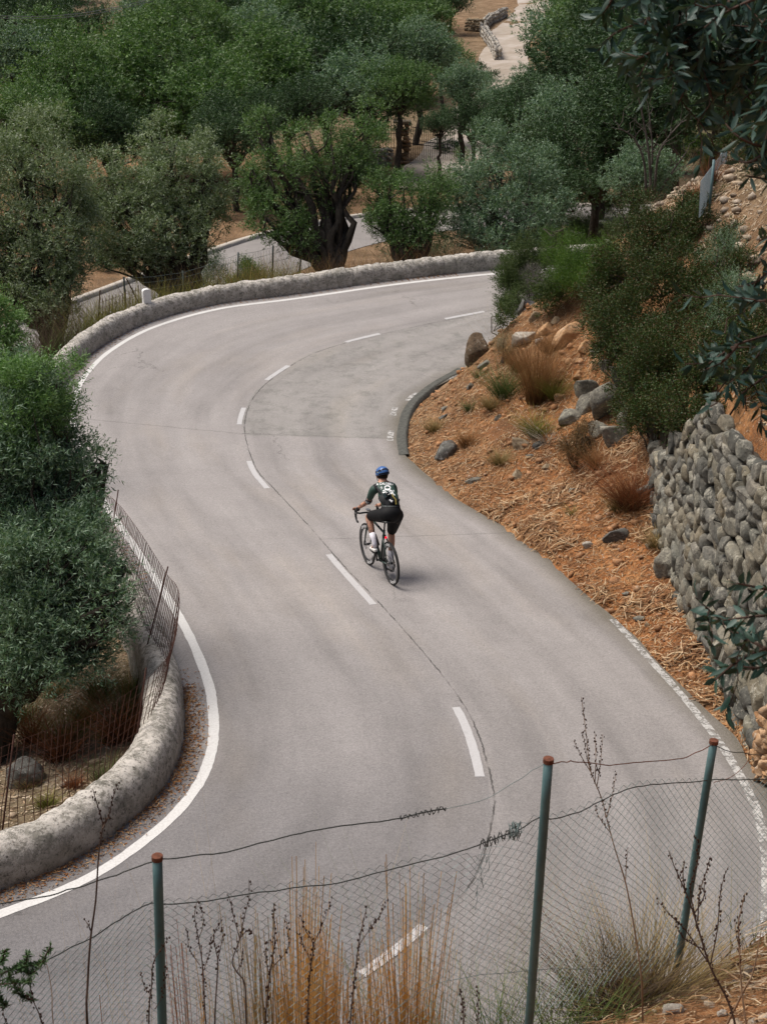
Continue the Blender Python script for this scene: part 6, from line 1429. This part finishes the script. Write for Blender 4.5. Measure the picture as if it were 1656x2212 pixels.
J['anL'] = np.array([PL.x-.095, .125, PL.z+.115]); J['anR'] = np.array([PR.x-.095, -.125, PR.z+.125])
def skin(name, chain_list, mat, parent, sub=2, branch_smooth=.0):
    """chain_list: list of chains; a chain = list of (key, point, radius); shared keys join"""
    keys = {}; V = []; R = []; E = []
    for ch in chain_list:
        prev = None
        for key, p, r in ch:
            if key is None or key not in keys: idx = len(V); V.append(tuple(float(c) for c in p)); R.append(r); 
            else: idx = keys[key]
            if key is not None: keys[key] = idx
            if prev is not None and prev != idx: E.append((prev, idx))
            prev = idx
    me = bpy.data.meshes.new(name); me.from_pydata(V, E, []); o = bpy.data.objects.new(name, me); COL.objects.link(o)
    sm = o.modifiers.new('skin', 'SKIN'); sm.use_smooth_shade = True; sm.branch_smoothing = branch_smooth
    sk = me.skin_vertices[0].data; adj = {i: [] for i in range(len(V))}
    for a, b in E: adj[a].append(b); adj[b].append(a)
    for i, r in enumerate(R): sk[i].radius = (r, r) if not hasattr(r, '__len__') else r; sk[i].use_root = False
    seen = set()
    for i in range(len(V)):
        if i in seen: continue
        sk[i].use_root = True; st = [i]
        while st:
            q = st.pop()
            if q in seen: continue
            seen.add(q); st += adj[q]
    ss = o.modifiers.new('sub', 'SUBSURF'); ss.levels = sub; ss.render_levels = sub
    dg_ = bpy.context.evaluated_depsgraph_get(); me2 = bpy.data.meshes.new_from_object(o.evaluated_get(dg_)); bpy.data.objects.remove(o)
    me2.materials.clear(); me2.materials.append(mat); me2.name = name
    if parent is None: return me2
    return obj(name, me2, parent)
m = NM('skin', .5, .35); co = m.coord(); c = m.ramp(m.noise(co, 9, 3), [(.3, (.40,.20,.13)), (.7, (.52,.28,.19))])
tat = m.ramp(m.noise(co, 17, 6, .75), [(.50, 0.0), (.56, .8)]); sep = m.n('ShaderNodeSeparateXYZ'); m.l(co, sep.inputs[0])
c = m.mix(m.math('MULTIPLY', tat, m.math('GREATER_THAN', sep.outputs[1], .02)), c, (.075,.065,.065)); m.base(c); M_skin = m.m
def jersey_mat():
    m = NM('green_jersey', .6, .25); co = m.coord(); m.base(m.ramp(m.noise(co, 5, 4), [(.3, (.030,.062,.050)), (.7, (.046,.090,.072))])); m.bump(m.noise(co, 14, 3), .35, .01); return m.m
M_jer = jersey_mat(); M_shorts = simple('black_lycra', (.003,.003,.004), .75, .3, var=.3, sc=8); M_sock = simple('white_sock', (.72,.70,.76), .8, .15, var=.05); M_shoe = simple('white_shoe', (.74,.73,.70), .45, .4, var=.06); M_sole = simple('black_sole', (.015,.015,.015), .6)
person = empty('person', tuple(J['pel']), 'cyclist in a green jersey, black shorts, white socks and a blue helmet riding away', 'person'); person.parent = None
person.matrix_world = BM4 @ Matrix.Translation(Vector([float(c) for c in J['pel']])); pz = J['pel']
def rel(p): return np.asarray(p, float)-pz
def mid(a, b, t): return np.asarray(a)*(1-t)+np.asarray(b)*t
def rest(*n): return [J[k] for k in n]
back = mid(J['wai'], J['chs'], .5)+np.array([-.02, 0, .02])
body = [[('pel', rel(J['pel']), (.135, .12)), ('wai', rel(J['wai']), (.125, .10)), ('bk', rel(back), (.135, .10)), ('chs', rel(J['chs']), (.150, .105)), ('nkb', rel(J['nkb']), (.085, .070)), ('nk', rel(J['nk']), (.056, .056)), ('hd', rel(J['hd']), (.076, .082)), ('hdt', rel(J['hdt']), (.070, .076))],
 [('nkb', 0, 0), ('shL', rel(J['shL']), .062), ('uaL', rel(mid(J['shL'], J['elL'], .45)), .050), ('elL', rel(J['elL']), .041), ('faL', rel(mid(J['elL'], J['wrL'], .35)), .041), ('wrL', rel(J['wrL']), (.027, .024)), ('pmL', rel(hoodL+np.array([-.02, .002, .032])), (.036, .020))],
 [('nkb', 0, 0), ('shR', rel(J['shR']), .062), ('uaR', rel(mid(J['shR'], J['elR'], .45)), .050), ('elR', rel(J['elR']), .041), ('faR', rel(mid(J['elR'], J['wrR'], .35)), .041), ('wrR', rel(J['wrR']), (.027, .024)), ('pmR', rel(hoodR+np.array([-.02, 0, .032])), (.036, .020))],
 [('pel', 0, 0), ('hipL', rel(J['hipL']), .085), ('tL', rel(mid(J['hipL'], J['knL'], .5)), .082), ('knL', rel(J['knL']), .058), ('cL', rel(mid(J['knL'], J['anL'], .32)+np.array([-.02, 0, 0])), .057), ('cL2', rel(mid(J['knL'], J['anL'], .7)), .040), ('anL', rel(J['anL']), .033), ('ftL', rel(J['anL']+np.array([.10, .01, -.085])), .033)],
 [('pel', 0, 0), ('hipR', rel(J['hipR']), .085), ('tR', rel(mid(J['hipR'], J['knR'], .5)), .082), ('knR', rel(J['knR']), .058), ('cR', rel(mid(J['knR'], J['anR'], .32)+np.array([-.02, 0, 0])), .057), ('cR2', rel(mid(J['knR'], J['anR'], .7)), .040), ('anR', rel(J['anR']), .033), ('ftR', rel(J['anR']+np.array([.10, -.01, -.085])), .033)]]
for s, hd_ in ((1, hoodL), (-1, hoodR)):                   # fingers wrap the brake hoods
    pm = hd_+np.array([-.02, 0, .032])
    for k, (oy, ln) in enumerate(((-.024, .95), (-.008, 1.05), (.008, 1.0), (.023, .85))):
        a = pm+np.array([.018+.012*(1-abs(oy)*20), oy*.9, .002]); b = a+np.array([.030*ln, s*.010, -.006]); c_2 = b+np.array([.012, s*.006, -.024*ln]); d_ = c_2+np.array([-.010, -s*.002, -.020*ln])
        body.append([(None, rel(a), .0105), (None, rel(b), .0098), (None, rel(c_2), .0088), (None, rel(d_), .0078)])
    a = pm+np.array([-.012, -s*.030, -.002]); body.append([(None, rel(a), .012), (None, rel(a+np.array([.030, -s*.010, -.010])), .0105), (None, rel(a+np.array([.052, -s*.004, -.022])), .009)])
sk_o = skin('body', body, M_skin, None, 2)
# face, ears (the head looks down the road, away from the camera)
bod = obj('body', sk_o, person)
mb = MB(); hc = rel(J['hd']); 
for s in (-1, 1): mb.sphere(V3(hc+np.array([-.005, s*.083, -.005])), (.020, .010, .032), 8, 6)
mb.sphere(V3(hc+np.array([.092, 0, -.012])), (.022, .014, .026), 8, 6); mb.build('face_and_ears', M_skin, person, True)
mb = MB()
for s in (-1, 1): mb.sphere(V3(hc+np.array([.076, s*.032, .018])), (.014, .022, .014), 8, 6)
mb.build('sunglasses', M_carb, person, True)
mb = MB(); mb.sphere(V3(hc+np.array([-.022, 0, -.005])), (.082, .083, .075), 14, 10); mb.build('hair', simple('dark_hair', (.02,.014,.01), .8), person, True)
# jersey with sleeves
jer = [[('wai0', rel(mid(J['pel'], J['wai'], .62)), (.155, .122)), ('wai', rel(J['wai']), (.150, .120)), ('bk', rel(back), (.158, .120)), ('chs', rel(J['chs']), (.172, .125)), ('nkb', rel(J['nkb']), (.098, .080)), ('nk', rel(mid(J['nkb'], J['nk'], .55)), (.064, .062))],
 [('nkb', 0, 0), ('shL', rel(J['shL']), .078), ('uaL', rel(mid(J['shL'], J['elL'], .45)), .062), ('el2L', rel(mid(J['shL'], J['elL'], .88)), .053)],
 [('nkb', 0, 0), ('shR', rel(J['shR']), .078), ('uaR', rel(mid(J['shR'], J['elR'], .45)), .062), ('el2R', rel(mid(J['shR'], J['elR'], .88)), .053)]]
jo = skin('jersey', jer, M_jer, person, 2)
for s in 'LR': mb = MB(); a, b = rel(mid(J['sh'+s], J['el'+s], .86)), rel(mid(J['sh'+s], J['el'+s], 1.10)); mb.tube([V3(a), V3(mid(a, b, .5)), V3(b)], [.0545, .0555, .052], 14); mb.build('sleeve_band', M_carb, person, True)
mb = MB(); a, b = rel(mid(J['shL'], J['elL'], .90)), rel(mid(J['shL'], J['elL'], 1.04)); rr = random.Random(4)
ax = V3(b-a).normalized(); e1 = ax.orthogonal().normalized(); e2 = ax.cross(e1)
for k in range(26):
    w = rr.uniform(0, 6.28); t = rr.random(); c = V3(mid(a, b, t))+(e1*math.cos(w)+e2*math.sin(w))*.056; mb.sphere(c, .0062, 5, 3)
mb.build('white_spots', M_letter, person)
def blend(name, build, mat, parent, vox=.012, it=8):
    """several overlapping closed shapes fused into one smooth surface"""
    mb = MB(); build(mb); me = mb.mesh(name, mat); o = bpy.data.objects.new(name, me); COL.objects.link(o)
    rm = o.modifiers.new('r', 'REMESH'); rm.mode = 'VOXEL'; rm.voxel_size = vox; rm.use_smooth_shade = True
    sm = o.modifiers.new('s', 'SMOOTH'); sm.factor = .6; sm.iterations = it
    me2 = bpy.data.meshes.new_from_object(o.evaluated_get(bpy.context.evaluated_depsgraph_get())); bpy.data.objects.remove(o)
    me2.materials.clear(); me2.materials.append(mat); me2.name = name
    return obj(name, me2, parent)
def shorts_shape(mb):
    pe = V3(rel(J['pel'])); w_ = V3(rel(mid(J['pel'], J['wai'], .85)))
    mb.sphere(pe+Vector((.0, 0, -.01)), (.135, .168, .135), 20, 14); mb.sphere(pe.lerp(w_, .5), (.130, .160, .115), 20, 14); mb.sphere(w_, (.120, .152, .09), 20, 14)
    for s in 'LR':
        h = V3(rel(J['hip'+s])); k = V3(rel(mid(J['hip'+s], J['kn'+s], .90))); mb.sphere(h, .125, 16, 12); mb.tube([h, h.lerp(k, .5), k], [.122, .102, .076], 16)
sho_o = blend('shorts', shorts_shape, M_shorts, person)
for s, sg in (('L', 1), ('R', -1)):
    kn, an = J['kn'+s], J['an'+s]; q = [rel(mid(kn, an, t)) for t in (.60, .78, .95)]+[rel(an+np.array([.015, 0, -.035]))]
    mb = MB(); mb.tube([V3(p) for p in q], [.050, .043, .037, .036], 14); mb.build('sock', M_sock, person, True)
    toe = an+np.array([.165, sg*.012, -.088]); heel = an+np.array([-.045, 0, -.080])
    sm_ = skin('shoe', [[(None, rel(heel), (.034, .030)), (None, rel(mid(heel, toe, .35)), (.036, .040)), (None, rel(mid(heel, toe, .72)), (.042, .030)), (None, rel(toe), (.030, .020))], [(None, rel(an+np.array([-.01, 0, -.045])), .038), (None, rel(an+np.array([.0, 0, -.075])), .036)]], M_shoe, person, 2)
    mb = MB(); dn = np.array([0, 0, -.034]); mb.tube([V3(rel(heel+dn)), V3(rel(mid(heel, toe, .5)+dn)), V3(rel(toe+dn*.8))], [.022, .032, .024], 8); sl = mb.build('sole', M_sole, sm_, True)
mb = MB(); mb.tube([V3(rel(J['wrL']+np.array([-.045, .003, .006]))), V3(rel(J['wrL']+np.array([-.015, .001, .002])))], [.035, .034], 10); mb.build('wrist_watch', M_carb, person, True)
# helmet
M_hel = simple('blue_helmet', (.045,.125,.33), .35, .5, var=.1, sc=6); M_vent = simple('helmet_vent', (.008,.008,.012), .8)
hcen = rel(J['hd'])+np.array([-.012, 0, .040]); HT = Matrix.Rotation(math.radians(22), 3, 'Y')
n1, n2 = 24, 12; V = []; F = []
for j in range(n2+1):
    ph = math.pi*.60*j/n2
    for i in range(n1):
        q = 2*math.pi*i/n1; x = .138*math.sin(ph)*math.cos(q)*(1.0+.10*(math.cos(q) < 0)*abs(math.cos(q))); y = .104*math.sin(ph)*math.sin(q); z_ = .108*math.cos(ph)
        V.append(tuple(V3(hcen)+HT @ Vector((x, y, z_))))
for j in range(n2):
    for i in range(n1): F.append((j*n1+i, (j+1)*n1+i, (j+1)*n1+(i+1) % n1, j*n1+(i+1) % n1))
mb = MB(); mb.add(V, F); hel = mb.build('helmet', M_hel, person, True); sd2 = hel.modifiers.new('s', 'SOLIDIFY'); sd2.thickness = .014; sd2.offset = -1
def hp(az, el, k=1.01):
    q = math.radians(az); e = math.radians(90-el); return V3(hcen)+HT @ Vector((.138*k*math.sin(e)*math.cos(q)*(1+.10*(math.cos(q) < 0)*abs(math.cos(q))), .104*k*math.sin(e)*math.sin(q), .108*k*math.cos(e)))
def patch(az0, az1, el0, el1, k=1.012, n=6, taper=0.0):
    V = []; F = []
    for i in range(n+1):
        for j in range(4):
            f = i/n; e_ = el0+(el1-el0)*j/3; az_ = az0+(az1-az0)*f; sh = taper*(abs(f-.5)*2)**2; V.append(tuple(hp(az_, e_-sh, k)))
    for i in range(n):
        for j in range(3): F.append((i*4+j, i*4+j+1, (i+1)*4+j+1, (i+1)*4+j))
    mb = MB(); mb.add(V, F); return mb
patch(152, 208, 20, 34, taper=6).build('vent', M_vent, hel, True); patch(116, 146, 12, 26, taper=3).build('vent', M_vent, hel, True); patch(214, 244, 12, 26, taper=3).build('vent', M_vent, hel, True)
patch(60, 105, 12, 22).build('vent', M_vent, hel, True); patch(255, 300, 12, 22).build('vent', M_vent, hel, True)
patch(176, 184, 60, 66).build('vent', M_vent, hel, True)
patch(120, 240, -16, -4, 1.015, 12).build('rim_band', M_vent, hel, True); patch(112, 120, 4, 10, 1.02).build('sticker', simple('yellow_sticker', (.6,.55,.1), .5), hel, True)
mb = MB()
for s in (-1, 1): mb.tube([hp(90*s, -10, 1.0), V3(rel(J['hd'])+np.array([.01, s*.075, -.07])), V3(rel(J['hd'])+np.array([.05, 0, -.115]))], .005, 5)
mb.build('strap', M_vent, person)
# lettering and drawing projected on the back of the jersey, bag, camera
from mathutils.bvhtree import BVHTree
nj_ = len(jo.data.vertices)
bvh = BVHTree.FromPolygons([v.co[:] for v in jo.data.vertices]+[v.co[:] for v in sho_o.data.vertices], [tuple(p.vertices) for p in jo.data.polygons]+[tuple(i+nj_ for i in p.vertices) for p in sho_o.data.polygons])
def onback(cx, cy, off=.003):
    X = cx*.12877+728.6; Y = cy*.12877+993.6; d = ray(X, Y); dl = Vector((d.dot(fw), d.dot(lf), d.dot(upb))).normalized(); oc = CAMP-O_; ol = Vector((oc.dot(fw), oc.dot(lf), oc.dot(upb)))-Vector([float(c) for c in pz])
    h = bvh.ray_cast(ol, dl, 60)
    if h[0] is None:
        q = rel(bl(cx, cy, .5)); h = bvh.find_nearest(V3(q)); return h[0]+(V3(q)-h[0]).normalized()*off
    return h[0]+h[1]*off*(1 if h[1].dot(dl) < 0 else -1)
tv, tf = text_verts('A CALOBRA', 50, 1.3); tw = tv[:, 0].max()-tv[:, 0].min(); mb = MB(); V = []
for x, y, _ in tv:
    t = x/tw*2; V.append(tuple(onback(797+t*146, 402+14*t*t-2-y*1.05)))
mb.add(V, tf); mb.build('back_lettering', M_letter, person)
def stroke(pts, w, close=False):
    P = cr(np.array(pts, float), 5); N = normal2(P); V = []; F = []
    for i in range(len(P)):
        ww = w*(.75+.5*abs(math.sin(i*.9))); 
        for s in (-1, 1): V.append(tuple(onback(*(P[i]+N[i]*ww*s*.5))))
    for i in range(len(P)-1): F.append((2*i, 2*i+1, 2*i+3, 2*i+2))
    return V, F
mb = MB()
for pts, w in [([(790,465),(810,440),(850,435),(880,455),(878,480),(850,492),(812,490),(790,468)], 18), ([(760,520),(800,505),(850,500),(900,515),(925,545),(940,580),(965,590)], 16), ([(755,548),(800,540),(850,548),(890,560),(935,575)], 18),
    ([(855,500),(880,505),(885,525),(860,530),(845,515),(855,500)], 10), ([(720,475),(735,455),(745,440)], 9), ([(725,495),(745,480),(755,470),(740,462)], 7), ([(935,505),(945,530)], 12), ([(740,575),(745,600),(755,590)], 8), ([(790,570),(840,572),(880,575)], 14), ([(900,540),(915,560),(905,575)], 9)]:
    V, F = stroke(pts, w); mb.add(V, F)
mb.build('back_drawing', M_letter, person)
mb = MB(); V, F = stroke([(630,605),(655,612),(672,600)], 4); mb.add(V, F); V, F = stroke([(640,630),(662,636),(680,615)], 4); mb.add(V, F); mb.build('side_piping', M_letter, person)
# sling bag
bag = empty('sling_bag', (0, 0, 0), 'black sling bag worn low across the back of the cyclist', 'bag'); bag.matrix_world = person.matrix_world.copy()
def band(pts, w, th, name, mat, parent):
    P = cr(np.array(pts, float), 5); N = normal2(P); V = []; F = []
    for i in range(len(P)):
        ww = w(i/(len(P)-1)) if callable(w) else w
        for s, o in ((-1, .002), (-.8, th), (0, th*1.15), (.8, th), (1, .002)): V.append(tuple(onback(*(P[i]+N[i]*ww*s*.5), o)))
    for i in range(len(P)-1):
        for k in range(4): F.append((5*i+k, 5*i+k+1, 5*i+k+6, 5*i+k+5))
    mb = MB(); mb.add(V, F); return mb.build(name, mat, parent, True)
M_bag = simple('black_nylon', (.014,.015,.017), .7, .3, var=.4, sc=30)
band([(618,420),(650,465),(700,520),(750,580),(800,630)], 44, .012, 'strap', M_bag, bag)
band([(745,700),(800,670),(880,672),(950,688),(1000,712)], lambda t: 175*(.55+.55*math.sin(math.pi*min(1, t*1.15+.12))**.7), .04, 'pouch', M_bag, bag)
mb = MB(); V, F = stroke([(715,772),(800,776),(900,778),(1015,776)], 6); mb.add([tuple(Vector(v)*1.0) for v in V], F); mb.build('waist_seam', simple('grey_seam', (.16,.18,.18), .6), person)
cv = empty('camera', tuple(BM4 @ (V3(pz)+Vector(onback(835, 625, .075)))), 'small grey camera tucked into the sling bag on the cyclist', 'camera'); cv.rotation_euler = (BM4.to_3x3() @ Matrix.Rotation(math.radians(-62), 3, 'Y') @ Matrix.Rotation(math.radians(22), 3, 'Z')).to_euler()
M_cam = simple('grey_camera', (.05,.075,.08), .45, .4); mb = MB(); mb.box((0, 0, 0), (.035, .058, .018)); ob_ = mb.build('camera_body', M_cam, cv); bv = ob_.modifiers.new('b', 'BEVEL'); bv.width = .006; bv.segments = 2
mb = MB(); mb.tube([(0, -.008, .012), (0, -.008, .034), (0, -.008, .040)], [.027, .027, .023], 16); mb.build('lens', M_carb, cv, True); mb = MB(); mb.tube([(math.cos(a)*.021, -.008+math.sin(a)*.021, .041) for a in np.linspace(0, 2*math.pi, 20, endpoint=False)], .003, 4, close=True); mb.build('lens_ring', M_steel, cv)
M_tube = simple('yellow_wrapper', (.30,.24,.06), .5); V, F = stroke([(915,610),(935,660),(955,730)], 22)
mb = MB(); P = [onback(x, y, .062) for x, y in ((912,608),(930,655),(950,700),(962,735))]; mb.tube(P, .010, 6); mb.build('energy_bar', M_tube, label='yellow and olive energy bar sticking out of the sling bag', cat='snack').matrix_world = person.matrix_world.copy()
mb = MB(); P = [onback(x, y, .064) for x, y in ((885,700),(905,725),(915,742))]; mb.tube(P, [.012, .014, .012], 6); mb.build('white_packet', M_letter, label='small white packet in the sling bag next to the yellow bar', cat='packet').matrix_world = person.matrix_world.copy()
